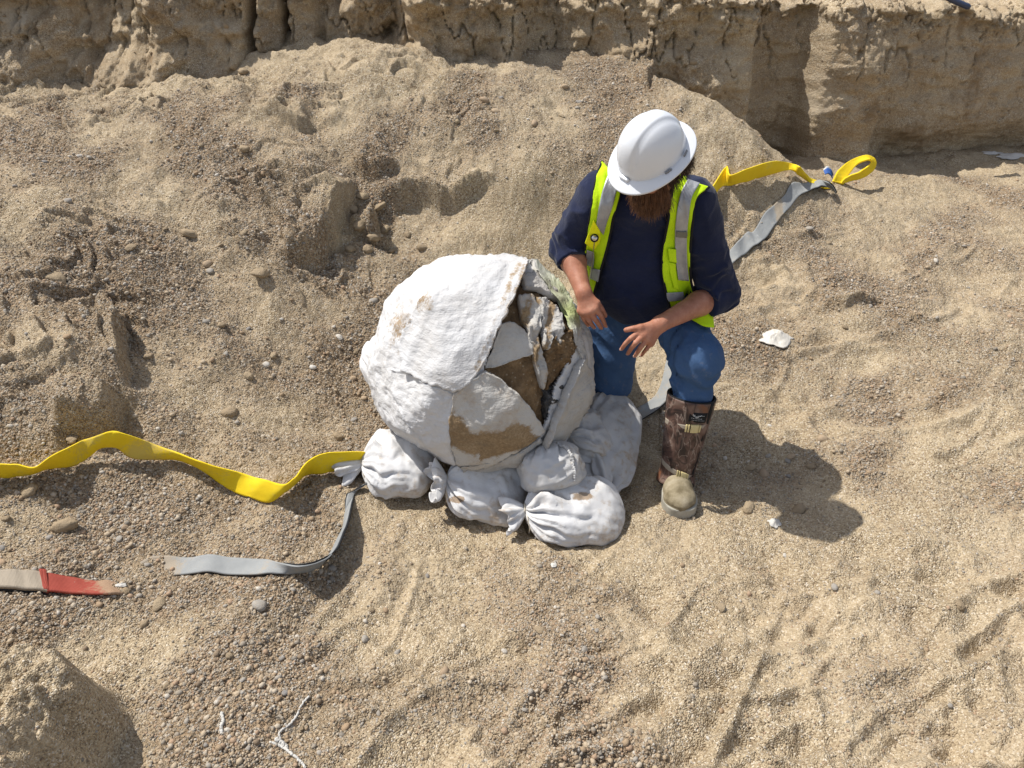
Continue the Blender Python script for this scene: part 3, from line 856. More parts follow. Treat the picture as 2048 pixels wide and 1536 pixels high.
def sandbag(label, neck, tail, up, wid, hgt, ruff=.07, ruff_dir=None, folds=9, amp=.016, seed=0, mat=None, tip=.55, ruff_r=.05, seam=False, stain=None, flat=.5):
    """a filled bag tied at the neck: closed cloth skin along neck->tail, gathered folds, flared ruff"""
    mat = mat or CLOTH
    neck = np.asarray(neck, float); tail = np.asarray(tail, float)
    ax = tail - neck; L = np.linalg.norm(ax); ax /= L
    up = np.asarray(up, float); up = up - ax * (up @ ax); up /= np.linalg.norm(up)
    sd = np.cross(ax, up)
    root = empty('sandbag', (neck + tail) / 2 - np.array([0, 0, hgt / 2]))
    tag(root, label, 'sandbag', 'sandbags wedged round the plaster jacket')
    n = 96; ns = 64
    th = np.linspace(0, 2 * np.pi, n, endpoint=False)
    S = np.concatenate([np.linspace(0, .25, 20, endpoint=False), np.linspace(.25, 1, ns - 20)])
    prof = np.clip(np.sin(np.pi * np.clip(S * .5 / .42, 0, .5)), 0, 1) ** .62 * np.clip(1 - np.clip((S - .72) / .28, 0, 1) ** 2.4 * (1 - tip * .35), 0, 1)
    endc = np.sqrt(np.clip(1 - np.clip((S - .90) / .10, 0, 1) ** 2, 0, 1))
    r0 = .016
    W = r0 + (wid / 2 - r0) * prof; H = r0 + (hgt / 2 - r0) * prof
    W = W * (endc ** .45 * .93 + .07); H = H * np.clip(1 - np.clip((S - .5) / .5, 0, 1) ** 2.0 * (.55 if tip < 1 else .2), 0, 1) * endc ** .8
    fa = amp * 1.35 * (np.exp(-((S - .14) / .15) ** 2) + .22 * np.exp(-((S - .42) / .2) ** 2) + .05)
    ph = 1.3 * fbm(S[:, None] * 3 + 0 * th, np.cos(th)[None] * .8, seed + .5, 2)
    fold = 1.6 * (np.abs(np.cos(folds * .5 * th[None] + ph * 1.6 + seed)) ** .8 - .6) + .7 * (np.abs(np.cos((folds + 1.5) * th[None] + seed * 2 + ph * 2.4)) - .6)
    ct = np.sign(np.cos(th)) * np.abs(np.cos(th)) ** .85; st = np.sign(np.sin(th)) * np.abs(np.sin(th)) ** .85
    cen = neck + S[:, None] * L * ax
    fold = fold * (.55 + 1.1 * np.abs(fbm(np.cos(th) * 1.7, np.sin(th) * 1.7, seed + 11.5, 2)))[None] * 1.3
    rw = W[:, None] + fa[:, None] * fold; rh = H[:, None] + fa[:, None] * fold * .8
    rh = np.where(st[None] < 0, rh * (1 - flat * .45 * prof[:, None]), rh)
    V = cen[:, None] + (ct[None] * rw)[..., None] * sd + (st[None] * rh)[..., None] * up
    nz = .016 * fbm(V[..., 0] * 4.5, V[..., 1] * 4.5 + seed, V[..., 2] * 4.5, 2) * prof[:, None]
    q_ = S[:, None] * 2.2 + 0 * th; w_ = th[None] / 6.283 * (5 + seed % 3)
    nz += .030 * (.25 - np.abs(fbm(q_ + .5 * np.sin(w_), w_ * 1.3 + q_ * .8, seed + 7.5, 2))) * np.abs(np.sin(th / 2))[None] * prof[:, None]
    nz += .018 * (.22 - np.abs(fbm(V[..., 0] * 11 + V[..., 2] * 6, V[..., 1] * 11 + seed, V[..., 2] * 11, 2))) * prof[:, None]
    nz += .0025 * fbm(V[..., 0] * 30, V[..., 1] * 30 + seed, V[..., 2] * 30, 2) * prof[:, None]
    rad = (ct[None, :, None] * sd + st[None, :, None] * up)
    V = V + rad * nz[..., None]
    gnd = gz(V[..., 0].ravel(), V[..., 1].ravel()).reshape(V.shape[:2]); V[..., 2] = np.maximum(V[..., 2], gnd - .012)
    V = np.concatenate([V, (cen[-1] + ax * .002)[None, None] + 0 * V[:1] + rad * .0005], 0)
    st_ = stain(*proj(V)[:2]).ravel() if stain else np.zeros(V.shape[0] * n)
    lowdirt = .55 * smooth(.05, -.7, st)[None] * np.ones((V.shape[0], 1))
    mobj('bag_body', V.reshape(-1, 3), grid_faces(V.shape[0], n, True), mat, root, attrs={'stain': np.clip(st_ + lowdirt.ravel() * .8, 0, 1)})
    if ruff > 0:
        rd = -ax if ruff_dir is None else np.asarray(ruff_dir, float); rd = rd / np.linalg.norm(rd)
        u2 = up - rd * (up @ rd); u2 /= np.linalg.norm(u2); s2 = np.cross(rd, u2)
        m = 22; t = np.linspace(0, 1, m)
        cc = neck[None] + (t[:, None] * ruff) * rd + (t[:, None] * (1 - t[:, None])) * 0
        rad_ = r0 * .95 + (ruff_r - r0) * np.sin(t * 1.75) ** .85
        f2 = np.cos(5 * th[None] + seed + 1.5 * t[:, None]) * .15 + np.cos(11 * th[None] + 2 * seed + 2 * t[:, None]) * .13 + .50 * fbm(np.cos(th)[None] * 1.6 + 0 * t[:, None], np.sin(th)[None] * 1.6 + t[:, None], seed + 3.5, 2)
        R = rad_[:, None] * (1 + f2 * (t[:, None] * 1.0 + .1))
        push = .011 * t[:, None] ** 2 * (np.cos(3 * th + seed)[None] + .7 * np.cos(7 * th + seed * 3)[None])
        V = cc[:, None] + (np.cos(th)[None] * R)[..., None] * s2 + (np.sin(th)[None] * R * .80)[..., None] * u2 + push[..., None] * rd
        o = mobj('neck_ruff', V.reshape(-1, 3), grid_faces(m, n, True), mat, root, attrs={'stain': np.zeros(m * n) + .1})
        md = o.modifiers.new('thick', 'SOLIDIFY'); md.thickness = .0022; md.offset = 0
        ring = neck[None] + (r0 * 1.12) * (np.cos(np.linspace(0, 4 * np.pi, 60))[:, None] * sd + np.sin(np.linspace(0, 4 * np.pi, 60))[:, None] * up) + ax * np.linspace(-.005, .005, 60)[:, None]
        tailp = catmull([ring[-1], ring[-1] + sd * .02 + up * .012, ring[-1] + sd * .05 - up * .01 + ax * .01, ring[-1] + sd * .055 - up * .05 + ax * .015], 20)
        v, f = tube(np.vstack([ring, tailp[1:]]), .0022, 6)
        mobj('tie', v, f, TWINE, root)
    if seam:
        sl = np.linspace(.02, .86, 60); ii = np.clip(np.interp(sl, S, np.arange(len(S))).astype(int), 0, len(S) - 1)
        j = int(n * seam)
        path = V0 = (cen[ii] + (ct[j] * rw[ii, j])[:, None] * sd + (st[j] * rh[ii, j])[:, None] * up) + rad[0, j] * .004
        path = path + np.stack([.003 * np.sin(np.arange(60) * 1.9), 0 * sl, .003 * np.cos(np.arange(60) * 2.3)], 1)
        v, f = tube(path, .0055, 8)
        mobj('seam', v, f, CLOTH_D, root)
    return root

A = lambda px, py, z: np.asarray(atz(px, py, z))
sandbag('white sandbag at the left with its tied neck pointing at the yellow strap', A(724, 926, .12), A(874, 930, .09), (0, -.25, 1), .28, .175, .10, A(664, 948, .10) - A(724, 926, .12), 9, .016, 1, ruff_r=.055)
sandbag('middle white sandbag in front of the jacket with round ruff and mud smear', A(893, 958, .14), A(1056, 992, .05), (-.1, -.5, 1), .28, .145, .055, A(858, 962, .15) - A(893, 958, .14), 8, .018, 2, ruff_r=.072,
        stain=lambda X, Y: np.clip(np.exp(-(((X - 914) / 16)**2 + ((Y - 999) / 7)**2)) * 1.3, 0, 1))
sandbag('frontmost white sandbag with creamy ruff lying lowest in the picture', A(1050, 1018, .10), A(1250, 1022, .05), (0, -.40, 1), .265, .150, .075, A(1004, 1034, .07) - A(1050, 1018, .10), 9, .018, 3, ruff_r=.06,
        stain=lambda X, Y: np.clip(np.exp(-(((X - 1165) / 24)**2 + ((Y - 992) / 10)**2)) * 1.0, 0, 1))
sandbag('small round grey sandbag with a stitched seam wedged under the jacket', A(1090, 884, .26), A(1112, 985, .12), (.25, -.8, .5), .245, .23, .045, A(1080, 872, .29) - A(1090, 884, .26), 10, .012, 4, mat=CLOTH_D, ruff_r=.03, seam=.32, tip=1.2, flat=.1)
sandbag('gathered grey sandbag squeezed between the jacket and the leaning long bag', A(1134, 868, .20), A(1215, 872, .10), (-.2, -.45, 1), .24, .15, .03, A(1112, 874, .20) - A(1134, 868, .20), 8, .018, 5, mat=CLOTH_D, ruff_r=.03, tip=.2)
sandbag('long pale sandbag leaning down from under the kneeling man\'s right knee', A(1202, 990, .03), A(1236, 782, .20), (.25, -.62, .8), .245, .12, 0, None, 5, .018, 8, mat=CLOTH_D, tip=.2)
sandbag('white sandbag corner poking out behind the left side of the jacket', A(742, 684, .30), A(850, 800, .20), (-.4, -.4, 1), .26, .16, 0, None, 6, .012, 6)
# ================================================================== PERSON
J = {k: np.asarray(at(*v)) for k, v in dict(
    LA=(1352,955,2.21), LK=(1398,715,2.33), LH=(1330,580,2.70), RH=(1240,575,2.72), RK=(1216,762,2.64),
    PC=(1283,560,2.69), BE=(1277,545,2.58), CH=(1288,455,2.54), NB=(1292,378,2.46), RS=(1200,392,2.50), LS=(1384,404,2.50),
    RE=(1136,490,2.58), RW=(1167,586,2.39), LE=(1436,588,2.52), LW=(1320,648,2.30)).items()}
J['RA'] = J['RK'] + np.array([.03, .40, -.03]); J['RT'] = J['RA'] + np.array([.0, .13, -.10])
J['TOE'] = np.asarray(at(1363, 1012, 2.10))
person = empty('person', (.52, 2.45, 0.0))
tag(person, 'kneeling bearded man in white hard hat, yellow safety vest and blue jeans', 'person')

# head frame, read from the tilt of the hard hat's brim
hv_ = np.array([0, 0, HC]) - np.asarray(at(1300, 318, 2.30)); hv_ /= np.linalg.norm(hv_)
cr = np.array([1., 0, 0]); cr = cr - hv_ * (cr @ hv_); cr /= np.linalg.norm(cr); cu = np.cross(hv_, cr)
HU = .74 * hv_ + .67 * (-.36 * cr + .933 * cu); HU /= np.linalg.norm(HU)
HF = -.50 * cr - .866 * cu; HF = HF - HU * (HF @ HU); HF /= np.linalg.norm(HF)
HRt = np.cross(HF, HU)                           # towards the wearer's right hand side
HB = np.asarray(at(1303, 304, 2.31))             # middle of the brim plane
HEAD = HB - .045 * HU - .005 * HF
HR = np.stack([HRt, HF, HU])
hl = lambda a, b, c: HEAD + a * HRt + b * HF + c * HU

def finger(P, pts, r):
    d = None
    for i in range(len(pts) - 1):
        c = capsule(P, pts[i], pts[i+1], r * (1 - .10 * i), r * (1 - .10 * (i + 1)))
        d = c if d is None else np.minimum(d, c)
    return d
def hand_pts(spec, Y):
    return [[np.asarray(at(a, b, y)) for a, b, y in f] for f in spec]
LHAND = hand_pts([[(1306,652,2.285),(1281,655,2.265),(1266,657,2.262),(1252,660,2.268)],
  [(1279,664,2.262),(1261,677,2.238),(1251,687,2.242),(1243,698,2.255)],
  [(1287,671,2.252),(1271,686,2.226),(1263,696,2.235),(1256,707,2.252)],
  [(1294,679,2.250),(1282,694,2.228),(1276,703,2.238),(1270,712,2.256)],
  [(1302,686,2.256),(1293,698,2.240),(1288,704,2.250),(1283,711,2.266)]], 0)
RHAND = hand_pts([[(1177,590,2.385),(1194,606,2.36),(1203,618,2.362),(1210,631,2.372)],
  [(1191,617,2.345),(1202,632,2.340),(1207,642,2.352),(1211,652,2.368)],
  [(1180,624,2.340),(1191,640,2.334),(1197,648,2.348),(1202,656,2.366)],
  [(1170,625,2.345),(1178,641,2.338),(1183,648,2.352),(1188,655,2.37)],
  [(1161,622,2.355),(1167,637,2.350),(1172,645,2.362),(1176,651,2.376)]], 0)
def hand_sdf(P, W, H):
    if not near(P, H[2][0], .13): return np.linalg.norm(P - H[2][0], axis=1) - .10
    d = None
    for i in range(1, 5):
        m = .55 * W + .45 * H[i][0] + .0
        c = capsule(P, W, H[i][0], .0205, .0128)
        d = c if d is None else smin(d, c, .012)
    for i in range(1, 4):
        d = smin(d, capsule(P, H[i][0], H[i+1][0], .0125, .012), .010)
    for i in range(1, 5):
        d = smin(d, finger(P, H[i], (.0107, .0110, .0105, .0092)[i-1]), .0035)
    d = smin(d, capsule(P, .6 * W + .4 * H[0][0], H[0][1], .016, .0125), .014)
    d = smin(d, finger(P, H[0][1:], .0118), .006)
    return d
def arm_sdf(P, E, W, r0=.046, r1=.029):
    mid = E + .35 * (W - E)
    d = smin(capsule(P, E, mid, r0, r0 * 1.0), capsule(P, mid, W, r0 * .98, r1), .02)
    return d
def head_sdf(P):
    if not near(P, HEAD, .18): return np.linalg.norm(P - HEAD, axis=1) - .12
    d = ellipsoid(P, hl(0, -.012, .045), HR, (.074, .094, .092))
    d = smin(d, ellipsoid(P, hl(0, .030, -.035), HR, (.060, .066, .088)), .03)
    d = smin(d, ellipsoid(P, hl(0, .062, -.085), HR, (.032, .028, .026)), .03)       # chin
    d = smin(d, capsule(P, hl(0, .088, .012), hl(0, .112, -.030), .009, .013), .012) # nose
    for sx_ in (-1, 1):
        d = smin(d, capsule(P, hl(sx_ * .018, .090, .022), hl(sx_ * .045, .078, .022), .010, .008), .012)   # brow
        d = smin(d, ellipsoid(P, hl(sx_ * .045, .066, -.025), HR, (.02, .02, .022)), .02)                   # cheek
        d = np.maximum(d, -(np.linalg.norm(P - hl(sx_ * .032, .101, .004), axis=1) - .0135))                # eye socket
        d = np.minimum(d, np.linalg.norm(P - hl(sx_ * .032, .079, .004), axis=1) - .0125)                   # eyeball
        d = smin(d, ellipsoid(P, hl(sx_ * .080, -.010, -.005), HR, (.010, .020, .032)), .008)               # ear
    d = np.maximum(d, -capsule(P, hl(-.02, .103, -.058), hl(.02, .103, -.058), .004, .004))                 # mouth line
    d = smin(d, capsule(P, hl(0, -.02, -.06), J['NB'] - np.array([0, -.02, .03]), .056, .062), .03)
    return d
def body_sdf(P):
    d = head_sdf(P)
    t = ellipsoid(P, J['CH'] + np.array([0, .02, -.03]), np.eye(3), (.125, .085, .19))
    t = smin(t, ellipsoid(P, J['PC'] + np.array([0, .01, .03]), np.eye(3), (.12, .085, .14)), .06)
    t = smin(t, capsule(P, J['RS'], J['LS'], .05, .05), .05)
    d = smin(d, t, .04)
    for S_, E_, W_, H_ in (('RS', 'RE', 'RW', RHAND), ('LS', 'LE', 'LW', LHAND)):
        a = capsule(P, J[S_], J[E_], .05, .042)
        a = smin(a, arm_sdf(P, J[E_], J[W_]), .02)
        a = smin(a, hand_sdf(P, J[W_], H_), .016)
        d = smin(d, a, .02)
    for H_, K_, A_ in (('LH', 'LK', 'LA'), ('RH', 'RK', 'RA')):
        a = smin(capsule(P, J[H_], J[K_], .07, .05), capsule(P, J[K_], J[A_] + .15 * (J[K_] - J[A_]), .040, .028), .02)
        d = smin(d, a, .03)
    return d
allp = np.array(list(J.values()))
lo = allp.min(0) - .13; hi = allp.max(0) + .13; hi[2] += .14
V, F = polymesh(body_sdf, lo, hi, .0035)
V = relax(V, F, 2, .5)
s = NT('skin')
n = s.noise(30, 4, .6); n2 = s.noise(160, 3, .6)
c = s.ramp(n, [(.3, (.33, .135, .080)), (.55, (.40, .175, .108)), (.75, (.47, .235, .155))])
s.b.inputs['Subsurface Weight'].default_value = .12; s.b.inputs['Subsurface Radius'].default_value = (.012, .005, .003); s.b.inputs['Subsurface Scale'].default_value = .5
SKIN = s.done(c, .55, s.bump(n2, .35, .003, s.bump(n, .2, .006)), .35)
body = mobj('body', V, F, SKIN, person)
# nails
s = NT('nail'); NAIL = s.done((.62, .40, .33), .35)
for H_ in (LHAND, RHAND):
    for i, f in enumerate(H_):
        tip = f[-1]; d = f[-1] - f[-2]; d /= np.linalg.norm(d)
        vw = np.array([0, 0, HC]) - tip; vw /= np.linalg.norm(vw)
        upn = vw * .75 + np.array([0, 0, 1]) * .5; upn = upn - d * (upn @ d); upn /= np.linalg.norm(upn); sdv = np.cross(d, upn)
        a = np.linspace(0, 2 * np.pi, 14, endpoint=False)
        r = .0078
        pts = tip + upn * (r * .97 - .0035 * np.abs(np.sin(a))[:, None] * .6) + d * (.0052 * np.cos(a) + .001)[:, None] + sdv * (.0045 * np.sin(a))[:, None]
        v = np.vstack([pts, pts - upn * .002])
        fq = [tuple(range(14))] + [(k_, k_ + 14, (k_ + 1) % 14 + 14, (k_ + 1) % 14) for k_ in range(14)]
        mobj('fingernail', v, fq, NAIL, body)

# ---------------------------------------------------------------- shirt
def ridge(n): return (1 - np.minimum(1, np.abs(n) * 2.4)) ** 2
def torso_sdf(P):
    d = ellipsoid(P, J['CH'] + np.array([0, .015, .0]), np.eye(3), (.175, .125, .205))
    d = smin(d, ellipsoid(P, J['BE'] + np.array([0, .01, -.02]), np.eye(3), (.175, .160, .185)), .07)
    d = smin(d, ellipsoid(P, J['PC'] + np.array([0, .0, -.01]), np.eye(3), (.172, .135, .12)), .05)
    d = smin(d, capsule(P, J['RS'] + [.01, 0, .0], J['LS'] + [-.01, 0, .0], .068, .068), .05)
    d = smin(d, capsule(P, J['NB'] + [0, .02, -.04], J['NB'] + [0, .0, .015], .085, .066), .05)
    return d
def sleeve(P, S_, E_, W_, ext, r0, r1, tail):
    d = capsule(P, S_, E_, r0, r1)
    u = (W_ - E_) / np.linalg.norm(W_ - E_)
    end = E_ + u * ext
    q = (P - end) @ u
    f = np.maximum(capsule(P, E_, end + u * .03, r1, r1 * tail), q)
    return smin(d, f, .012), q
def wr(P, f, seed):
    return perlin(P[:, 0] * f + seed, P[:, 1] * f, P[:, 2] * f)
def shirt_sdf(P):
    t = torso_sdf(P)
    a, qa = sleeve(P, J['RS'], J['RE'], J['RW'], .075, .076, .060, .92)
    b, qb = sleeve(P, J['LS'], J['LE'], J['LW'], .085, .080, .066, .95)
    # ring wrinkles near the pushed-up cuffs
    near = np.minimum(a, b) < .03
    def rings(d, E_, S_, q):
        u = (E_ - S_) / np.linalg.norm(E_ - S_)
        s1 = (P - S_) @ u
        ang = wr(P, 14, 2.0) * 3
        k = smooth(.12, .30, s1)
        return d + k * .0035 * np.sin(s1 * 120 + ang * 3.2) + .004 * wr(P, 22, 1.0)
    a = rings(a, J['RE'], J['RS'], qa); b = rings(b, J['LE'], J['LS'], qb)
    d = smin(smin(t, a, .035), b, .035)
    hem = J['BE'][2] - .205 + .35 * (P[:, 1] - J['BE'][1] + .12) + .010 * wr(P * [1, 1, 0], 9, 4.)
    d = np.maximum(d, hem - P[:, 2])
    # folds falling from the shoulders and across the belly
    f1 = .5 - np.abs(perlin(P[:, 0] * 11 + (P[:, 2] - 1) * 3, P[:, 1] * 3, P[:, 2] * 2.4)) * 2
    f2 = .5 - np.abs(perlin(P[:, 0] * 4, P[:, 1] * 4 + 7, P[:, 2] * 13 + P[:, 0] * 7)) * 2
    k2 = smooth(.95, .75, P[:, 2])
    g1 = ridge(perlin(P[:, 0] * 9 + P[:, 2] * 6, P[:, 1] * 8, P[:, 2] * 4 + 8)); g2 = ridge(perlin(P[:, 0] * 6 - P[:, 2] * 7, P[:, 1] * 8 + 5, P[:, 2] * 9))
    return d - .006 * f1 * (1 - k2 * .6) - .004 * f2 * k2 - .002 * wr(P, 26, 3.) - .008 * g1 - .006 * g2
lo = np.minimum.reduce([J[k] for k in ('PC', 'RS', 'LS', 'RE', 'LE', 'RW', 'LW', 'NB')]) - .20
hi = np.maximum.reduce([J[k] for k in ('PC', 'RS', 'LS', 'RE', 'LE', 'NB')]) + .18
V, F = polymesh(shirt_sdf, lo, hi, .0042)
V = relax(V, F, 1, .5)
def fabric(name, tint, tint2, weave=260, rough=.9, nscale=9, spec=.15, sheen=.0, wr_=.25):
    s = NT(name)
    n = s.noise(nscale, 5, .6); w = s.noise(weave, 2, .5)
    c = s.mix(s.ramp(n, [(.35, 0.0), (.7, 1.0)]), tint, tint2)
    if sheen: s.b.inputs['Sheen Weight'].default_value = sheen
    return s.done(c, rough, s.bump(w, .35, .0015, s.bump(s.noise(18, 5, .65, dist=.8), wr_ * 1.7, .012)), spec)
NAVY = fabric('navy_jersey', (.009, .013, .036), (.014, .019, .050), sheen=.12)
shirt = mobj('shirt', V, F, NAVY, person)
# collar band
ncen = J['NB'] + np.array([0, .005, .020])

# ---------------------------------------------------------------- trousers
def trouser_sdf(P):
    d = ellipsoid(P, J['PC'] + np.array([0, .01, -.05]), np.eye(3), (.170, .130, .115))
    kk = J['LK'] + [-.008, 0, 0]; bl = J['LA'] + .62 * (J['LK'] - J['LA'])
    l = smin(capsule(P, J['LH'] + [.0, 0, 0], kk, .106, .085), capsule(P, kk + [0, -.004, -.02], bl, .085, .060), .03)
    l = smin(l, capsule(P, bl, J['LA'], .052, .036), .02)
    r = smin(capsule(P, J['RH'] + [-.01, 0, 0], J['RK'] + [.005, 0, .01], .122, .094), capsule(P, J['RK'], J['RA'], .076, .062), .03)
    # creases behind and over the knees, bunched crotch folds
    lk = P - J['LK']
    cre = np.exp(-((lk[:, 2] + .06) / .07)**2) * np.sin(lk[:, 2] * 85 + lk[:, 0] * 40 + 6 * wr(P, 8, 1.))
    l = l - .005 * cre * (lk[:, 1] < .12)
    th = J['LK'] - J['LH']; th /= np.linalg.norm(th)
    s1 = (P - J['LH']) @ th
    inner = smooth(.66, .56, P[:, 0])
    l = l - .009 * inner * np.sin(s1 * 95 + P[:, 2] * 55 + 2.4 * wr(P, 8, 3.)) * smooth(.06, .16, s1)
    r = r - .007 * np.sin(P[:, 2] * 60 + P[:, 0] * 30 + 3 * wr(P, 7, 5.)) * smooth(.30, .5, P[:, 2])
    d = smin(smin(d, l, .035), r, .035)
    f = .5 - np.abs(perlin(P[:, 0] * 7, P[:, 1] * 7, P[:, 2] * 5 + 2)) * 2
    f2 = .4 - np.abs(perlin(P[:, 0] * 13 + P[:, 2] * 9, P[:, 1] * 13, P[:, 2] * 10 + 5)) * 2
    g1 = ridge(perlin(P[:, 0] * 9 + P[:, 2] * 5, P[:, 1] * 6, P[:, 2] * 5 + 2)); g2 = ridge(perlin(P[:, 0] * 5, P[:, 1] * 9 + 3, P[:, 2] * 15 + P[:, 0] * 9))
    return d - .006 * f - .003 * f2 - .007 * g1 - .006 * g2
lo = np.minimum.reduce([J[k] for k in ('PC', 'RH', 'LH', 'RK', 'LK', 'LA')]) - .14
hi = np.maximum.reduce([J[k] for k in ('PC', 'RH', 'LH', 'LK', 'RA')]) + .14
hi[2] = J['PC'][2] + .10
V, F = polymesh(trouser_sdf, lo, hi, .0042)
V = relax(V, F, 1, .5)
s = NT('denim')
n = s.noise(6, 5, .6); w = s.noise(1.0, 3, .6, vec=s.mapping((260, 260, 60)))
c = s.mix(s.ramp(n, [(.3, 0.0), (.75, 1.0)]), (.038, .080, .170), (.062, .118, .232))
c = s.mix(s.ramp(s.noise(3.2, 4, .6), [(.50, 0.0), (.68, .55)]), c, (.080, .135, .225))
c = s.mix(s.ramp(s.noise(34, 5, .7), [(.58, 0.0), (.74, .30)]), c, (.24, .22, .19))
DENIM = s.done(c, .85, s.bump(w, .3, .0015, s.bump(s.noise(20, 5, .65, dist=.8), .5, .012)), .15)
trousers = mobj('jeans', V, F, DENIM, person)

# ---------------------------------------------------------------- cast pixels onto a clothed surface
def cast(px, py, sdf, off, tmax=3.6, t0=1.6):
    sh = np.shape(px); d = ray(np.ravel(px), np.ravel(py)); d /= np.linalg.norm(d, axis=1)[:, None]
    o = np.array([0, 0, HC]); t = np.full(len(d), t0); best = np.full(len(d), 9.); bt = t.copy()
    for _ in range(60):
        v = sdf(o + d * t[:, None]) - off
        m = v < best; best = np.where(m, v, best); bt = np.where(m, t, bt)
        t = np.minimum(t + np.clip(v, .0002, .2) * .8, tmax)
    return (o + d * bt[:, None]).reshape(*sh, 3)

def panel(name, left, right, sdf, off, mat, parent, nr=70, ncol=18, thick=.004, wave=.0, seed=0, attrs=None):
    """cloth between two edge curves given in photograph pixels, lying off a surface; has thickness"""
    Lc = catmull(left, nr); Rc = catmull(right, nr)
    u = np.linspace(0, 1, ncol)
    X = Lc[:, 0:1] + (Rc[:, 0:1] - Lc[:, 0:1]) * u; Y = Lc[:, 1:2] + (Rc[:, 1:2] - Lc[:, 1:2]) * u
    P = cast(X, Y, sdf, off)
    if wave:
        vw = np.array([0, 0, HC]) - P; vw /= np.linalg.norm(vw, axis=-1)[..., None]
        P = P + vw * (wave * fbm(X / 22 + seed, Y / 60, seed + .5, 3) + wave * .6)[..., None]
    for _ in range(2):       # even out depth jumps at silhouettes
        Q = P.copy(); Q[1:-1] = (P[:-2] + 2 * P[1:-1] + P[2:]) / 4; P = Q
    o = mobj(name, P.reshape(-1, 3), grid_faces(nr, ncol)[:, ::-1], mat, parent)
    m = o.modifiers.new('thick', 'SOLIDIFY'); m.thickness = thick; m.offset = 0
    return o

s = NT('seam_thread'); SEAM = s.done((.020, .045, .105), .8)
for pth in ([(1352,650),(1356,690),(1357,725),(1352,760),(1350,785)], [(1172,668),(1176,710),(1182,755)]):
    c_ = catmull(pth, 60); P_ = cast(c_[:, 0], c_[:, 1], trouser_sdf, .001)
    v_, f_ = tube(P_, .0030, 6); mobj('seam', v_, f_, SEAM, trousers)
def shirt_soft(P):
    d = torso_sdf(P)
    a = capsule(P, J['RS'], J['RE'], .076, .060); b = capsule(P, J['LS'], J['LE'], .080, .066)
    return smin(smin(d, a, .035), b, .035)
HIVIS = fabric('hivis_mesh', (.50, .74, .010), (.58, .82, .016), 420, .75, 14)
HIVIS.node_tree.nodes['Principled BSDF'].inputs['Emission Strength'].default_value = 0
s = NT('reflective_tape')
SILVER = s.done(s.ramp(s.noise(30, 3), [(.3, (.30, .31, .33)), (.7, (.38, .39, .41))]), .42, s.bump(s.noise(24, 4, .6), .35, .012), .6)
SILVER.node_tree.nodes['Principled BSDF'].inputs['Metallic'].default_value = .35
s = NT('black_binding'); BLACK = s.done((.012, .012, .013), .7)
vest = None
# the vest's back and shoulders: offset torso, open at the front and the armholes
def vest_sdf(P): return torso_sdf(P) - .016
V, F = polymesh(vest_sdf, lo * 0 + J['PC'] - [.26, .22, .16], J['NB'] + [.26, .24, .12], .008)
V = relax(V, F, 2, .5)
sx_ = J['LS'] - J['RS']; sx_ /= np.linalg.norm(sx_)
mid = (J['LS'] + J['RS']) / 2
lat = (V - mid) @ sx_
back = V[:, 1] - (J['PC'][1] + (V[:, 2] - J['PC'][2]) * (mid[1] - J['PC'][1]) / (mid[2] - J['PC'][2]))
topz = mid[2]
keep = (np.abs(lat) < .128) & (np.linalg.norm((V - J['NB'] - [0, .0, .02]) * [1, 1, .6], axis=1) > .104)
keep &= (back > -.005) | ((V[:, 2] > topz + .035) & (np.abs(lat) > .06))
keep |= (back > -.05) & (V[:, 2] < topz - .19)
keep &= V[:, 2] > J['PC'][2] - .06
vest = mobj('vest', V, F[keep[F].all(1)], HIVIS, person)
m = vest.modifiers.new('thick', 'SOLIDIFY'); m.thickness = .004
# front panels
LP = ([(1204,322),(1191,360),(1184,410),(1176,455),(1170,500),(1172,540),(1176,582)], [(1243,368),(1238,395),(1228,430),(1220,470),(1212,505),(1200,545),(1188,588)])
RP = ([(1346,352),(1344,385),(1338,430),(1330,475),(1325,520),(1328,565),(1340,618)], [(1418,374),(1392,398),(1386,440),(1382,480),(1380,525),(1384,572),(1398,606)])
panel('front_panel', LP[0], LP[1], shirt_soft, .022, HIVIS, vest, 80, 22, .004, .010, 1)
panel('front_panel', RP[0], RP[1], shirt_soft, .022, HIVIS, vest, 80, 26, .004, .010, 2)
panel('side_panel', [(1352,598),(1375,605),(1400,612),(1424,622)], [(1362,628),(1385,640),(1408,652),(1428,655)], lambda P: smin(shirt_soft(P), trouser_sdf(P), .03), .022, HIVIS, vest, 40, 10, .004, .006, 3)
# reflective tape, down the panels and round the waist
panel('reflective_tape', [(1219,340),(1204,385),(1196,425),(1192,452)], [(1236,368),(1226,410),(1214,445),(1207,470)], shirt_soft, .032, SILVER, vest, 50, 10, .002, .006, 1)
panel('reflective_tape', [(1174,500),(1172,518),(1172,528)], [(1188,505),(1188,520),(1186,536)], shirt_soft, .032, SILVER, vest, 20, 8, .002, .004, 1)
panel('reflective_tape', [(1182,536),(1181,548),(1179,556)], [(1200,540),(1198,552),(1196,564)], shirt_soft, .034, SILVER, vest, 20, 8, .002, .004, 1)
panel('reflective_tape', [(1376,358),(1362,385),(1354,425),(1350,470),(1352,520),(1357,560)], [(1400,366),(1384,394),(1378,430),(1374,472),(1374,520),(1378,562)], shirt_soft, .032, SILVER, vest, 70, 12, .002, .006, 2)
panel('reflective_tape', [(1333,586),(1334,596),(1338,603)], [(1366,584),(1368,592),(1370,600)], shirt_soft, .034, SILVER, vest, 16, 12, .002, .006, 4)
panel('tape_patch', [(1352,463),(1352,469),(1351,474)], [(1375,464),(1375,470),(1374,476)], shirt_soft, .038, fabric('olive_tape', (.17, .165, .13), (.20, .19, .15)), vest, 8, 8, .002)
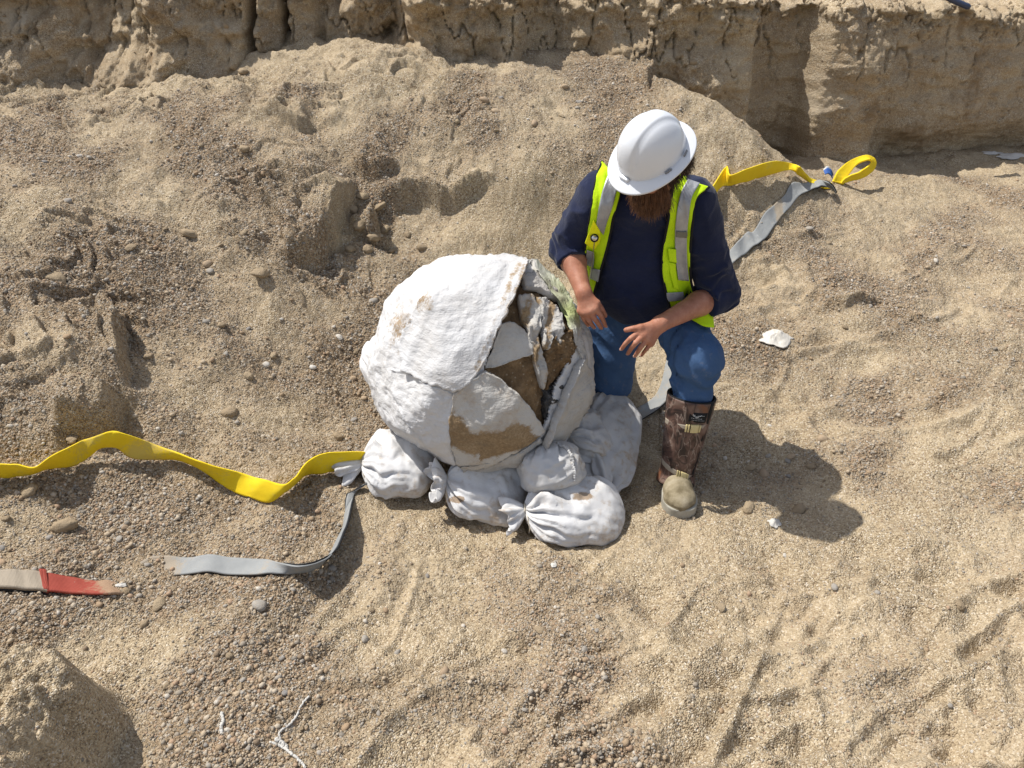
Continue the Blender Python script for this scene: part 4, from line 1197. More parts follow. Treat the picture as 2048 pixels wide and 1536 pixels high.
panel('pocket_flap', [(1336,497),(1337,508),(1339,522)], [(1352,499),(1352,512),(1353,526)], shirt_soft, .036, HIVIS, vest, 20, 8, .004)
panel('chest_pocket', [(1337,524),(1341,550),(1348,576)], [(1351,527),(1353,555),(1358,580)], shirt_soft, .031, HIVIS, vest, 20, 8, .004)
panel('pocket_flap', [(1187,440),(1176,470),(1170,486)], [(1200,462),(1200,482),(1188,500)], shirt_soft, .036, fabric('hivis_yellow', (.78, .80, .01), (.84, .86, .02)), vest, 20, 8, .004)
# black binding along the edges
def edge_tube(px, off, r=.0038):
    c = catmull(px, 90); P = cast(c[:, 0], c[:, 1], shirt_soft, off)
    P[1:-1] = (P[:-2] + 2 * P[1:-1] + P[2:]) / 4
    v, f = tube(P, r, 8); mobj('binding', v, f, BLACK, vest)
edge_tube(LP[1], .026, .005); edge_tube(RP[0], .026, .005); edge_tube(LP[0][:5], .026); edge_tube(RP[1], .026, .0045)
# key reel and cord
kp = cast(np.array([1189.]), np.array([476.]), shirt_soft, .045)[0]
vw = np.array([0, 0, HC]) - kp; vw /= np.linalg.norm(vw)
reel = None
v, f = tube(np.array([kp - vw * .006, kp, kp + vw * .008]), [.014, .015, .0135], 20)
reel = mobj('badge_reel', v, f, BLACK, vest)
s = NT('steel'); STEEL = s.done((.55, .52, .48), .3); STEEL.node_tree.nodes['Principled BSDF'].inputs['Metallic'].default_value = 1
v, f = tube(np.array([kp + vw * .007, kp + vw * .0098]), [.0105, .0095], 18); mobj('reel_face', v, f, STEEL, reel)
cpx = catmull([(1189, 482), (1187, 500), (1184, 525), (1180, 552), (1175, 580)], 40)
P = cast(cpx[:, 0], cpx[:, 1], shirt_soft, .040); v, f = tube(P, .0016, 6); mobj('reel_cord', v, f, STEEL, reel)

# ---------------------------------------------------------------- hard hat
s = NT('hat_shell'); s.b.inputs['Coat Weight'].default_value = .3; s.b.inputs['Coat Roughness'].default_value = .12
HATM = s.done((.66, .675, .70), .32, s.bump(s.noise(400, 2), .03, .001), .45)
hat = None
nt, nr_ = 120, 60
ph = np.linspace(0, 2 * np.pi, nt, endpoint=False)
def hat_loc(a, b, c): return HB[None] + a.reshape(-1, 1) * HRt + b.reshape(-1, 1) * HF + c.reshape(-1, 1) * HU
el = np.linspace(np.pi / 2 - .004, 0, nr_)
E, PH = np.meshgrid(el, ph, indexing='ij')
ra, rb, rc = .098, .115, .130
pw = .90
cx = ra * np.cos(E) ** pw * np.cos(PH); cy = rb * np.cos(E) ** pw * np.sin(PH); cz = rc * np.sin(E) ** 1.04
ridge = smooth(.034, .022, np.abs(cx)) * smooth(.02, .045, cz) * (1 - .5 * smooth(.07, .12, cy))
groove = np.exp(-((np.abs(cx) - .040) / .006)**2) * smooth(.03, .06, cz)
front = np.exp(-((PH - np.pi / 2) / .42)**2)
out = .0040 * ridge - .0010 * groove
nrm = np.stack([cx / ra**2, cy / rb**2, cz / rc**2], -1); nrm /= np.linalg.norm(nrm, axis=-1)[..., None]
L3 = np.stack([cx, cy, cz], -1) + nrm * out[..., None]
# brim: flares out from the rim of the shell and dips a little
bt = np.linspace(0, 1, 16)[1:]
brim = []
for b_ in bt:
    w = .030 + .012 * np.maximum(0, np.sin(ph)) ** 2
    k_ = 1 + 0 * ph
    rx = (ra + w * b_) * np.cos(ph); ry = (rb + w * b_) * np.sin(ph)
    z = -.006 * np.sin(b_ * 1.6) - .010 * b_ ** 2 + .010 * b_ * np.abs(np.cos(ph)) ** 3 + .004 * (1 - b_) ** 3 * 0
    brim.append(np.stack([rx, ry, z + 0 * ph], -1))
brim = np.array(brim)
lipd = brim[-1] + [0, 0, -.005]
inner = brim[-1] * [.985, .985, 1] + [0, 0, -.006]
under = np.array([(np.stack([(ra - .004 + .030 * q) * np.cos(ph), (rb - .004 + .030 * q) * np.sin(ph), brim[int(14 * q)][:, 2] - .004], -1)) for q in (.9, .5, .05)])
inside = np.array([L3[k_] * [.965, .968, .97] for k_ in range(nr_ - 1, -1, -6)])
top_ = np.concatenate([L3, brim[:]], 0)
hatV = np.concatenate([L3], 0)
def hatw(a): return hat_loc(a[..., 0].ravel(), a[..., 1].ravel(), a[..., 2].ravel())
shell_all = np.concatenate([L3, brim, lipd[None], inner[None], under, inside], 0)
hat = mobj('hard_hat', hatw(shell_all), [tuple(q) for q in grid_faces(shell_all.shape[0], nt, True)[:, ::-1]] + [tuple(range(nt)), tuple(range((shell_all.shape[0]-1)*nt, shell_all.shape[0]*nt))[::-1]], HATM, person)
def hat_surf(a, b, lift=.0):
    """point on the shell above local (a, b)"""
    q = np.clip(1 - (np.abs(a) / ra) ** 2 - (np.abs(b) / rb) ** 2, 0.0004, 1)
    c_ = rc * np.sqrt(q)
    n_ = np.array([a / ra**2, b / rb**2, c_ / rc**2]); n_ /= np.linalg.norm(n_)
    return np.array([a, b, c_]) + n_ * lift, n_
def hat_box(name, a, b, la, lb, lift, mat, h=.003, rot=0.0, rr=5):
    c_, n_ = hat_surf(a, b, lift)
    t1 = np.cross([0, 0, 1.], n_); t1 /= np.linalg.norm(t1); t2 = np.cross(n_, t1)
    t1, t2 = t1 * math.cos(rot) + t2 * math.sin(rot), -t1 * math.sin(rot) + t2 * math.cos(rot)
    an = np.linspace(0, 2 * np.pi, 28, endpoint=False)
    e = 2 / 6.0
    qa = np.sign(np.cos(an)) * np.abs(np.cos(an)) ** e * la; qb = np.sign(np.sin(an)) * np.abs(np.sin(an)) ** e * lb
    ring = c_ + qa[:, None] * t1 + qb[:, None] * t2
    R = [ring - n_ * h * 1.5, ring, c_ + (ring - c_) * .86 + n_ * h]
    Vv = hatw(np.array(R)); k_ = 28
    Fq = [tuple(q) for q in grid_faces(3, k_, True)] + [tuple(2 * k_ + i for i in range(k_))]
    return mobj(name, Vv, Fq, mat, hat)
hat_box('raised_pad', .058, .082, .017, .020, -.006, HATM, .0045, .0)
hat_box('raised_pad', -.058, .082, .017, .020, -.006, HATM, .0045, .0)
s = NT('slot_grey'); SLOT = s.done((.22, .22, .23), .6)
for sg in (1, -1):
    for a_, b_ in ((.104, .026), (.100, -.052)):
        hat_box('accessory_slot', sg * a_ * .985, b_, .012, .0035, -.0005, SLOT, .0016)
# front badge mount and orange round sticker on the side
hat_box('front_mount', 0.0, .1235, .020, .006, -.002, HATM, .004)
s = NT('sticker_orange'); STK = s.done((.80, .14, .03), .4)
hat_box('round_sticker', .1045, .012, .017, .017, -.0022, STK, .0012)

# ---------------------------------------------------------------- beard and hair: thousands of short strands in one mesh each
def strands(name, roots, dirs, length, rad, mat, seed, droop, curl=.35):
    r = np.random.default_rng(seed); n = len(roots); m = 5
    t = np.linspace(0, 1, m)
    L_ = length * r.uniform(.6, 1.25, n)
    w = r.normal(0, curl, (n, 3)) * .5
    d = dirs + w; d /= np.linalg.norm(d, axis=1)[:, None]
    c2 = r.normal(0, curl, (n, 3))
    P = roots[:, None] + L_[:, None, None] * (t[None, :, None] * d[:, None] + (t[None, :, None] ** 2) * (droop[None, None] * .55 + c2[:, None] * .28))
    a = np.cross(d, r.normal(0, 1, (n, 3))); a /= np.linalg.norm(a, axis=1)[:, None]; b = np.cross(d, a)
    rr_ = rad * (1 - .75 * t)
    ring = []
    for k_ in range(3):
        an = 2 * np.pi * k_ / 3
        ring.append(P + rr_[None, :, None] * (np.cos(an) * a[:, None] + np.sin(an) * b[:, None]))
    V = np.stack(ring, 2)                                # n, m, 3, 3
    base = (np.arange(n) * m * 3)[:, None, None]
    i = np.arange(m - 1)[None, :, None]; k_ = np.arange(3)[None, None, :]
    F = np.stack([base + i * 3 + k_, base + i * 3 + (k_ + 1) % 3, base + (i + 1) * 3 + (k_ + 1) % 3, base + (i + 1) * 3 + k_], -1).reshape(-1, 4)
    return mobj(name, V.reshape(-1, 3), F, mat, person)
s = NT('beard_hair'); BEARD = s.done(s.ramp(s.noise(60, 2), [(.35, (.085, .036, .015)), (.65, (.20, .090, .038))]), .5, None, .4)
s = NT('head_hair'); HAIR = s.done((.045, .022, .012), .5, None, .4)
r3 = np.random.default_rng(5)
# beard roots over cheeks, jaw and chin
nb = 4200
aa = r3.uniform(-1.35, 1.35, nb); hh_ = r3.uniform(-.105, -.040, nb) + .03 * (np.abs(aa) > .9)
rt = HEAD + (np.sin(aa) * (.067 - .012 * (hh_ < -.08)))[:, None] * HRt + (.018 + np.cos(aa) * .068)[:, None] * HF + hh_[:, None] * HU
dr = np.sin(aa)[:, None] * HRt * .35 + np.cos(aa)[:, None] * HF * .45 - HU * .85
strands('beard', rt, dr, .050, .0011, BEARD, 8, np.array([0, -.1, -.5]), .30)
nh = 2600
aa = r3.uniform(1.15, 2 * np.pi - 1.15, nh)
rt = HEAD + (np.sin(aa) * .082)[:, None] * HRt + (-.012 + np.cos(aa) * .098)[:, None] * HF + r3.uniform(-.04, .05, nh)[:, None] * HU
dr = np.sin(aa)[:, None] * HRt * .35 + np.cos(aa)[:, None] * HF * .35 - HU * .9
strands('hair', rt, dr, .036, .0010, HAIR, 9, np.array([0, 0, -.5]), .22)

# ---------------------------------------------------------------- snake gaiter on the left leg
sh = (J['LK'] - J['LA']); sl = np.linalg.norm(sh); sh /= sl
fr_ = np.array([-.30, -1., 0]); fr_ = fr_ - sh * (fr_ @ sh); fr_ /= np.linalg.norm(fr_); sd_ = np.cross(sh, fr_)
def gaiter_pt(t, ang, off=0.0):
    """t 0 bottom .. 1 top, ang from the front, positive to the wearer's left"""
    t = np.asarray(t, float); ang = np.asarray(ang, float)
    ra_ = np.interp(t, [0, .12, .3, .6, 1], [.061, .058, .063, .072, .083]) + off
    c_ = J['LA'] + (-.012 + t[..., None] * (sl - .142)) * sh 
    flat_ = 1 - .06 * np.cos(2 * ang)
    return c_ + (ra_ * flat_)[..., None] * (np.cos(ang)[..., None] * fr_ + np.sin(ang)[..., None] * sd_)
T, AN = np.meshgrid(np.linspace(0, 1, 50), np.linspace(0, 2 * np.pi, 72, endpoint=False), indexing='ij')
skirt = .012 * smooth(.12, 0, T) * (1 + np.cos(AN)) * .5
dent = .0035 * fbm(np.cos(AN) * 2, np.sin(AN) * 2, T * 5, 3)
G = gaiter_pt(T - .0, AN, dent + skirt)
s = NT('camouflage')
n1 = s.noise(13, 3, .55, dist=1.0); n2 = s.noise(1.0, 2, .5, vec=s.mapping((16, 16, 7)), dist=1.2); n3 = s.noise(1.0, 2, .5, vec=s.mapping((20, 20, 7), (.5, .2, 0)), dist=1.8)
c = s.ramp(n1, [(.36, (.028, .016, .012)), (.46, (.085, .046, .034)), (.56, (.135, .078, .058)), (.68, (.20, .135, .105))])
c = s.mix(s.ramp(n2, [(.47, 0.0), (.50, .85), (.53, 0.0)]), c, (.025, .016, .012))
c = s.mix(s.ramp(n3, [(.52, 0.0), (.55, .8), (.58, 0.0)]), c, (.30, .23, .185))
c = s.mix(s.ramp(s.noise(11, 3, .5, dist=.8), [(.62, 0.0), (.68, .7)]), c, (.17, .065, .028))
CAMO = s.done(c, .5, s.bump(n1, .3, .006), .4)
gaiter = mobj('leg_gaiter', G.reshape(-1, 3), grid_faces(50, 72, True)[:, ::-1], CAMO, person)
md = gaiter.modifiers.new('thick', 'SOLIDIFY'); md.thickness = .006; md.offset = -1
an = np.linspace(0, 2 * np.pi, 72)
for tt in (0.0, 1.0):
    v, f = tube(gaiter_pt(np.full(72, tt), an, .012 * (tt == 0) * (1 + np.cos(an)) * .5 + .001), .0045, 8, False); mobj('edge_binding', v, f, BLACK, gaiter)
tl = np.linspace(.0, 1, 40)
def gpatch(name, t0, t1, a0, a1, off, mat, parent, th=.003, nt_=10, na=16, slope=0.0):
    T_, A_ = np.meshgrid(np.linspace(t0, t1, nt_), np.linspace(a0, a1, na), indexing='ij')
    sk = .012 * smooth(.12, 0, T_) * (1 + np.cos(A_)) * .5
    P_ = gaiter_pt(T_ + slope * (A_ - (a0 + a1) / 2), A_, off + sk)
    o = mobj(name, P_.reshape(-1, 3), grid_faces(nt_, na), mat, parent)
    m_ = o.modifiers.new('thick', 'SOLIDIFY'); m_.thickness = th; m_.offset = 0
    return o
gpatch('side_binding', .0, 1.0, .98, 1.20, .004, BLACK, gaiter, .005, 30, 6)
gpatch('centre_seam', .0, .98, -.10, -.085, .003, fabric('seam_brown', (.06, .035, .025), (.08, .05, .035)), gaiter, .003, 30, 3)
WEB = fabric('taupe_webbing', (.30, .255, .20), (.36, .31, .25), 300)
s = NT('buckle_tan'); BUCK = s.done((.55, .45, .22), .38, None, .5)
for tc_, sl_ in ((.715, .012), (.175, -.055)):
    st = gpatch('webbing_strap', tc_ - .030, tc_ + .030, -1.25, 1.0, .0055, WEB, gaiter, .003, 6, 30, sl_)
    mslope = lambda a_: tc_ + sl_ * (a_ + .125)
    for a0_, a1_, h_ in ((-.02, .06, .042), (.10, .17, .042), (.22, .58, .046), (.60, .68, .040)):
        T_, A_ = np.meshgrid([-1, 1], np.linspace(a0_, a1_, 5), indexing='ij')
        bc = gaiter_pt(mslope(A_) + T_ * h_, A_, .011)
        o = mobj('buckle', bc.reshape(-1, 3), grid_faces(2, 5), BUCK, gaiter)
        m_ = o.modifiers.new('thick', 'SOLIDIFY'); m_.thickness = .008; m_.offset = 0
        b_ = o.modifiers.new('bev', 'BEVEL'); b_.width = .0018; b_.segments = 2
lab = gpatch('brand_label', .79, .90, .06, .92, .0055, BLACK, gaiter, .003, 6, 14, -.012)
s = NT('label_ink'); INK = s.done((.55, .55, .53), .6)
# scrawled lettering: a script line and two rows of small print
def ink(path_ta, r_=.0009):
    p_ = np.array(path_ta); P_ = gaiter_pt(p_[:, 0] - .012 * (p_[:, 1] - .49), p_[:, 1], np.full(len(p_), .0085)); return tube(P_, r_, 4)
parts = []
q = np.linspace(0, 1, 90)
parts.append(ink(np.stack([.860 + .010 * np.sin(q * 34) * (1 - .5 * q) + .010 * np.sin(q * 7 + 1), .20 + .40 * q + .02 * np.sin(q * 40)], 1), .0011))
parts.append(ink(np.stack([.868 + 0 * q, .42 + .34 * q], 1), .0006))
for k_ in range(7):
    parts.append(ink(np.array([[.833, .16 + k_ * .075], [.838, .175 + k_ * .075], [.831, .19 + k_ * .075], [.836, .205 + k_ * .075]]), .0008))
for k_ in range(9):
    parts.append(ink(np.array([[.812, .20 + k_ * .07], [.816, .215 + k_ * .07], [.811, .235 + k_ * .07]]), .0007))
v, f = join(parts); mobj('label_lettering', v, f, INK, lab)

# ---------------------------------------------------------------- boots
def boot(toe, heel, ankle, name):
    fw = toe - heel; L_ = np.linalg.norm(fw); fw /= L_
    up_ = np.array([0, 0, 1.]) - fw * fw[2]; up_ /= np.linalg.norm(up_); si = np.cross(fw, up_)
    def sdf(P):
        q = np.stack([(P - heel) @ fw, (P - heel) @ si, (P - heel) @ up_], 1)
        Q = lambda a, b, c: np.array([a, b, c])
        d = ellipsoid(q, Q(L_ - .082, .004, .034), np.eye(3), (.090, .060, .050))
        d = smin(d, capsule(q, Q(L_ - .052, -.022, .036), Q(L_ - .052, .026, .036), .036, .036), .02)
        d = smin(d, capsule(q, Q(.045, 0, .045), Q(L_ - .10, .002, .045), .042, .052), .02)
        d = smin(d, capsule(q, Q(.09, 0, .085), Q(L_ - .12, 0, .048), .038, .040), .02)
        a_ = np.array([(ankle - heel) @ fw, (ankle - heel) @ si, (ankle - heel) @ up_])
        d = smin(d, capsule(q, Q(.07, 0, .06), a_, .044, .042), .025)
        d = d + .003 * np.exp(-((q[:, 0] - (L_ - .088)) / .005)**2)          # toe cap seam
        d = d + .004 * np.exp(-((q[:, 2] - .036) / .003)**2)
        return np.maximum(d, .020 - q[:, 2])
    def sole(P):
        q = np.stack([(P - heel) @ fw, (P - heel) @ si, (P - heel) @ up_], 1)
        w = np.interp(q[:, 0], [-.01, .03, .10, L_ - .11, L_ - .06, L_ + .004], [.03, .046, .046, .064, .068, .058])
        e = ((q[:, 0] - L_ / 2) / (L_ / 2 + .008))
        d = np.maximum(np.abs(q[:, 1]) - w * np.sqrt(np.clip(1 - np.clip(np.abs(e), 0, 1) ** 9, 0, 1)), np.abs(q[:, 2] - .010) - .022)
        d = np.maximum(d, (np.abs(e) - 1) * .14)
        return d
    lo_ = np.minimum.reduce([toe, heel, ankle]) - .10; hi_ = np.maximum.reduce([toe, heel, ankle]) + .12
    V_, F_ = polymesh(sdf, lo_, hi_, .004); V_ = relax(V_, F_, 2, .5)
    b_ = mobj(name, V_, F_, BOOTM, person)
    V_, F_ = polymesh(sole, lo_, hi_, .004); V_ = relax(V_, F_, 1, .4)
    mobj('sole', V_, F_, SOLEM, b_)
    for k_ in range(4):
        c_ = heel + fw * (.132 + .016 * k_) + up_ * (.112 - .009 * k_)
        p_ = catmull([c_ - si * .024 - up_ * .010, c_ + up_ * .006, c_ + si * .024 - up_ * .010], 14)
        v_, f_ = tube(p_, .0034, 6); mobj('lace', v_, f_, BLACK, b_)
    return b_
s = NT('suede_boot'); n = s.noise(18, 5, .6)
BOOTM = s.done(s.ramp(n, [(.35, (.15, .12, .07)), (.52, (.27, .225, .145)), (.7, (.38, .325, .23))]), .85, s.bump(s.noise(90, 4), .4, .004), .2)
s = NT('boot_sole'); SOLEM = s.done(s.ramp(s.noise(30, 4), [(.3, (.30, .28, .23)), (.7, (.42, .40, .34))]), .85)
gfoot = float(gz(J['TOE'][0], 2.12)[0])
toe = np.asarray(atz(1363, 1031, gfoot + .018)); heel = toe + np.array([.01, .285, .0]); heel[2] = float(gz(heel[0], heel[1])[0]) * .3 + toe[2] * .7
boot(toe, heel, J['LA'] + sh * .05, 'boot')
rt_ = J['RA'] + np.array([.0, .10, -.13]); hl_ = J['RA'] + np.array([0, .11, .15]);
boot(rt_, hl_, J['RA'] + np.array([0, .02, .02]), 'boot')
print('FOOT', toe, gfoot, 'ankle', J['LA'], 'RK', J['RK'])
# ================================================================== STRAPS
def hit_h(px, py, h):
    """point on a view ray that is h above the ground"""
    px = np.atleast_1d(np.asarray(px, float)); py = np.atleast_1d(np.asarray(py, float)); h = np.atleast_1d(np.asarray(h, float)) + 0 * px
    d = ray(px, py); t = np.full(px.shape, .7); done = np.zeros(px.shape, bool)
    for k in range(300):
        P = np.array([0, 0, HC]) + d * t[:, None]
        q = P[:, 2] - gz(P[:, 0], P[:, 1]) - h
        done |= q < 0
        if done.all(): break
        t = np.where(done, t, t + np.maximum(.004, .45 * q))
    return np.array([0, 0, HC]) + d * t[:, None]

def web_material(name, c1, c2, dust=.35):
    s = NT(name)
    cx_ = s.n('ShaderNodeCombineXYZ'); s.l(s.attr('ru'), cx_.inputs[0]); s.l(s.attr('rv'), cx_.inputs[1])
    v = cx_.outputs[0]
    w = s.n('ShaderNodeTexWave', wave_type='BANDS', bands_direction='X'); w.inputs['Scale'].default_value = 85; w.inputs['Distortion'].default_value = .6; s.l(v, w.inputs[0])
    w2 = s.n('ShaderNodeTexWave', wave_type='BANDS', bands_direction='Y'); w2.inputs['Scale'].default_value = 70; w2.inputs['Distortion'].default_value = .4; s.l(v, w2.inputs[0])
    n = s.noise(12, 5, .65); n2 = s.noise(120, 3, .6)
    c = s.mix(s.ramp(n, [(.35, 0.0), (.7, 1.0)]), c1, c2)
    c = s.mix(s.ramp(w.outputs['Fac'], [(.0, .16), (.35, 0.0)]), c, (c1[0] * .5, c1[1] * .45, c1[2] * .4))
    dn = s.math('ADD', s.math('MULTIPLY', n, .6), s.math('MULTIPLY', n2, .4))
    dn = s.math('ADD', dn, s.math('MULTIPLY', s.attr('dust'), .5))
    c = s.mix(s.ramp(dn, [(.56, 0.0), (.72, .35 + dust)]), c, (.36, .275, .175))
    return s.done(c, .75, s.bump(s.math('ADD', w.outputs['Fac'], w2.outputs['Fac']), .35, .0016), .25)
YEL = web_material('yellow_webbing', (.80, .56, .012), (.86, .64, .02), .10)
GRY = web_material('grey_webbing', (.255, .262, .26), (.31, .318, .312), .30)
RED = web_material('red_sleeve', (.30, .055, .038), (.36, .075, .05), .45)
s = NT('rubber_black'); RUB = s.done((.02, .02, .021), .6)

def ribbon_pts(st, w):
    """stations: (ax, ay, ah, bx, by, flag): edge A at a height above the ground, edge B on its own view ray one width away"""
    st = np.array([x[:5] for x in st], float), [x[5] if len(x) > 5 else 'n' for x in st]
    S, fl = st
    A_ = hit_h(S[:, 0], S[:, 1], S[:, 2])
    d = ray(S[:, 3], S[:, 4]); d /= np.linalg.norm(d, axis=1)[:, None]
    o = np.array([0, 0, HC]) - A_
    b = (o * d).sum(1); c = (o * o).sum(1) - w * w
    disc = np.sqrt(np.clip(b * b - c, 0, None))
    sg = np.array([-1 if f == 'n' else 1 for f in fl])
    B_ = np.array([0, 0, HC]) + d * (-b + sg * disc)[:, None]
    v = B_ - A_; B_ = A_ + v / np.linalg.norm(v, axis=1)[:, None] * w
    g_ = gz(B_[:, 0], B_[:, 1]); B_[:, 2] = np.maximum(B_[:, 2], g_ + .002)
    return A_, B_

def ribbon(name, A_, B_, mat, parent, n=220, m=11, thick=.005, dust=None, cup=.006, back=None, bury=None):
    a = catmull(A_, n); b = catmull(B_, n)
    u = np.linspace(0, 1, m)
    P = a[:, None] + (b - a)[:, None] * u[None, :, None]
    tn = np.gradient((a + b) / 2, axis=0); nr_ = np.cross(tn, b - a); nr_ /= np.linalg.norm(nr_, axis=1)[:, None] + 1e-9
    P = P + nr_[:, None] * (cup * (1 - (2 * u - 1) ** 2) * .6 + .0015 * fbm(u * 2 + 0 * a[:, :1], np.arange(n)[:, None] * .08, .5, 2))[..., None]
    gnd = gz(P[..., 0].ravel(), P[..., 1].ravel()).reshape(P.shape[:2]) + .007
    tt = np.linspace(0, 1, n)[:, None] + 0 * u[None]
    lift = np.maximum(gnd - P[..., 2], 0)
    k_ = np.hanning(17); k_ /= k_.sum(); row = np.convolve(np.pad(lift.max(1), 8, 'edge'), k_, 'valid')
    row = np.minimum(row, .05) * (1 if bury is None else (1 - bury(np.linspace(0, 1, n))))
    P[..., 2] += row[:, None]
    if bury is None: P[..., 2] = np.maximum(P[..., 2], gnd)
    ln = np.append(0, np.cumsum(np.linalg.norm(np.diff((a + b) / 2, axis=0), axis=1)))
    ru = np.repeat(ln[:, None], m, 1).ravel(); rv = np.repeat((u * np.linalg.norm(b - a, axis=1).mean())[None], n, 0).ravel()
    du = (dust(np.linspace(0, 1, n))[:, None] + 0 * u[None]).ravel() if dust is not None else np.zeros(n * m)
    o = mobj(name, P.reshape(-1, 3), grid_faces(n, m), mat, parent, attrs={'ru': ru, 'rv': rv, 'dust': du})
    md = o.modifiers.new('thick', 'SOLIDIFY'); md.thickness = thick; md.offset = 0
    if back is not None:
        sgn = np.sign((nr_ * (np.array([0, 0, HC]) - (a + b) / 2)).sum(1)); k_ = np.ones(15) / 15; sgn = np.convolve(np.pad(sgn, 7, 'edge'), k_, 'valid')
        q = P + nr_[:, None] * (back[1] * sgn)[:, None, None]
        o2 = mobj('backing', q.reshape(-1, 3), grid_faces(n, m), back[0], parent)
        md = o2.modifiers.new('thick', 'SOLIDIFY'); md.thickness = thick; md.offset = 0
    return o

W = .095
ys = empty('yellow_lifting_strap', hit([400], [940])[0]); tag(ys, 'yellow webbing strap curling over the gravel left of the jacket', 'strap')
A_, B_ = ribbon_pts([(-120,962,.004,-120,935),(-50,960,.004,-50,932),(0,957,.004,0,929),(36,953,.006,36,930),(72,947,.008,74,934),(119,936,.006,119,905),(155,930,.008,160,884),(180,912,.03,194,871),(202,896,.05,224,862),
  (234,896,.05,246,867),(268,917,.012,306,887),(354,921,.008,361,909),(408,945,.006,415,930),(452,977,.004,488,950),(506,999,.004,535,962),(547,1003,.004,574,969),(585,975,.006,592,955),(611,952,.006,614,926),(647,948,.006,650,908),(688,938,.006,702,904),(735,940,.01,745,905)], W)
ribbon('webbing', A_, B_, YEL, ys, 300, 13, dust=lambda t: .5 * np.exp(-((t - .50) / .035)**2) + .25 * np.exp(-((t - .32) / .05)**2))

yr_ = empty('yellow_lifting_strap', hit([1560], [340])[0]); tag(yr_, 'yellow webbing strap running from the man to a sewn loop on the far slope', 'strap')
A_, B_ = ribbon_pts([(1164,694,.01,1168,672),(1220,640,.01,1224,612),(1290,560,.01,1292,530),(1340,500,.01,1342,464),(1380,452,.01,1381,418),(1421,404,.01,1421,378),(1443,375,.008,1448,361,'f'),(1466,371,.006,1462,351),(1495,364,.006,1503,336),(1544,348,.03,1550,322),(1581,340,.04,1586,328,'f'),(1597,350,.03,1599,333),(1612,360,.012,1611,346),(1626,370,.006,1628,364,'f'),(1648,378,.004,1652,370,'f'),(1669,380,.006,1663,366)], W)
ribbon('webbing', A_, B_, YEL, yr_, 240, 13)
# the sewn eye standing on its edge
out_px = [(1664,366),(1670,352),(1678,339),(1700,321),(1729,311),(1747,316),(1752,328),(1745,342),(1724,356),(1697,363),(1680,372)]
in_px = [(1686,372),(1692,358),(1702,344),(1716,328),(1737,320),(1743,324),(1738,331),(1728,338),(1717,345),(1699,352),(1690,360)]
lh = np.array([.01, .05, .09, .12, .14, .11, .07, .03, .01, .01, .02])
gz0 = hit([1690], [372])[0]
O_ = at(np.array([p[0] for p in out_px]), np.array([p[1] for p in out_px]), gz0[1] + np.array([0, .02, .05, .10, .14, .17, .15, .10, .06, .03, .0]))
I_ = at(np.array([p[0] for p in in_px]), np.array([p[1] for p in in_px]), gz0[1] + np.array([0, .02, .05, .10, .14, .17, .15, .10, .06, .03, .0]) - np.array([.0,.0,.0,.02,.05,.07,.07,.06,.04,.02,0]))
ribbon('loop', O_, I_, YEL, yr_, 200, 11, .010)
s = NT('blue_tag'); BLUE = s.done(s.ramp(s.noise(40, 2), [(.4, (.03, .09, .30)), (.7, (.06, .14, .38))]), .6)
bt_ = np.array([(1647,341),(1655,336),(1662,340),(1666,349)], float); bb_ = np.array([(1650,349),(1656,347),(1662,351),(1665,357)], float)
ribbon('blue_tag', at(bt_[:, 0], bt_[:, 1], gz0[1] + .06), at(bb_[:, 0], bb_[:, 1], gz0[1] + .02), BLUE, yr_, 40, 6, .006)
s = NT('tag_white'); WHT = s.done((.75, .74, .70), .7)
wt = bt_ + [0, -1.5]
ribbon('tag_edge', at(wt[:, 0], wt[:, 1] - 2, gz0[1] + .065), at(bt_[:, 0], bt_[:, 1], gz0[1] + .058), WHT, yr_, 30, 4, .004)

gr = empty('grey_lifting_strap', hit([1560], [430])[0]); tag(gr, 'grey webbing strap coming down the slope and passing behind the kneeling man', 'strap')
A_, B_ = ribbon_pts([(1672,388,.004,1664,372),(1664,379,.02,1656,365),(1645,371,.045,1638,360,'f'),(1634,375,.04,1622,367,'f'),(1606,389,.02,1593,386,'f'),(1589,406,.008,1573,406,'f'),(1575,422,.006,1562,419,'f'),(1558,444,.006,1544,438,'f'),(1540,468,.006,1519,464,'f'),(1517,492,.006,1503,478,'f'),(1495,507,.006,1482,502,'f'),(1463,534,.006,1455,524,'f'),
   (1420,585,.006,1405,575,'f'),(1385,650,.01,1365,640,'f'),(1360,705,.02,1340,695,'f'),(1347,752,.03,1330,734,'f'),(1338,794,.03,1319,781,'f'),(1311,822,.02,1300,809,'f'),(1268,852,.008,1256,854,'f'),(1246,868,-.01,1236,872,'f')], .085)
ribbon('webbing', A_, B_, GRY, gr, 300, 11, dust=lambda t: 1.0 * np.exp(-((t - .36) / .018)**2) + .2 * smooth(.6, 1, t), back=(RUB, -.006))

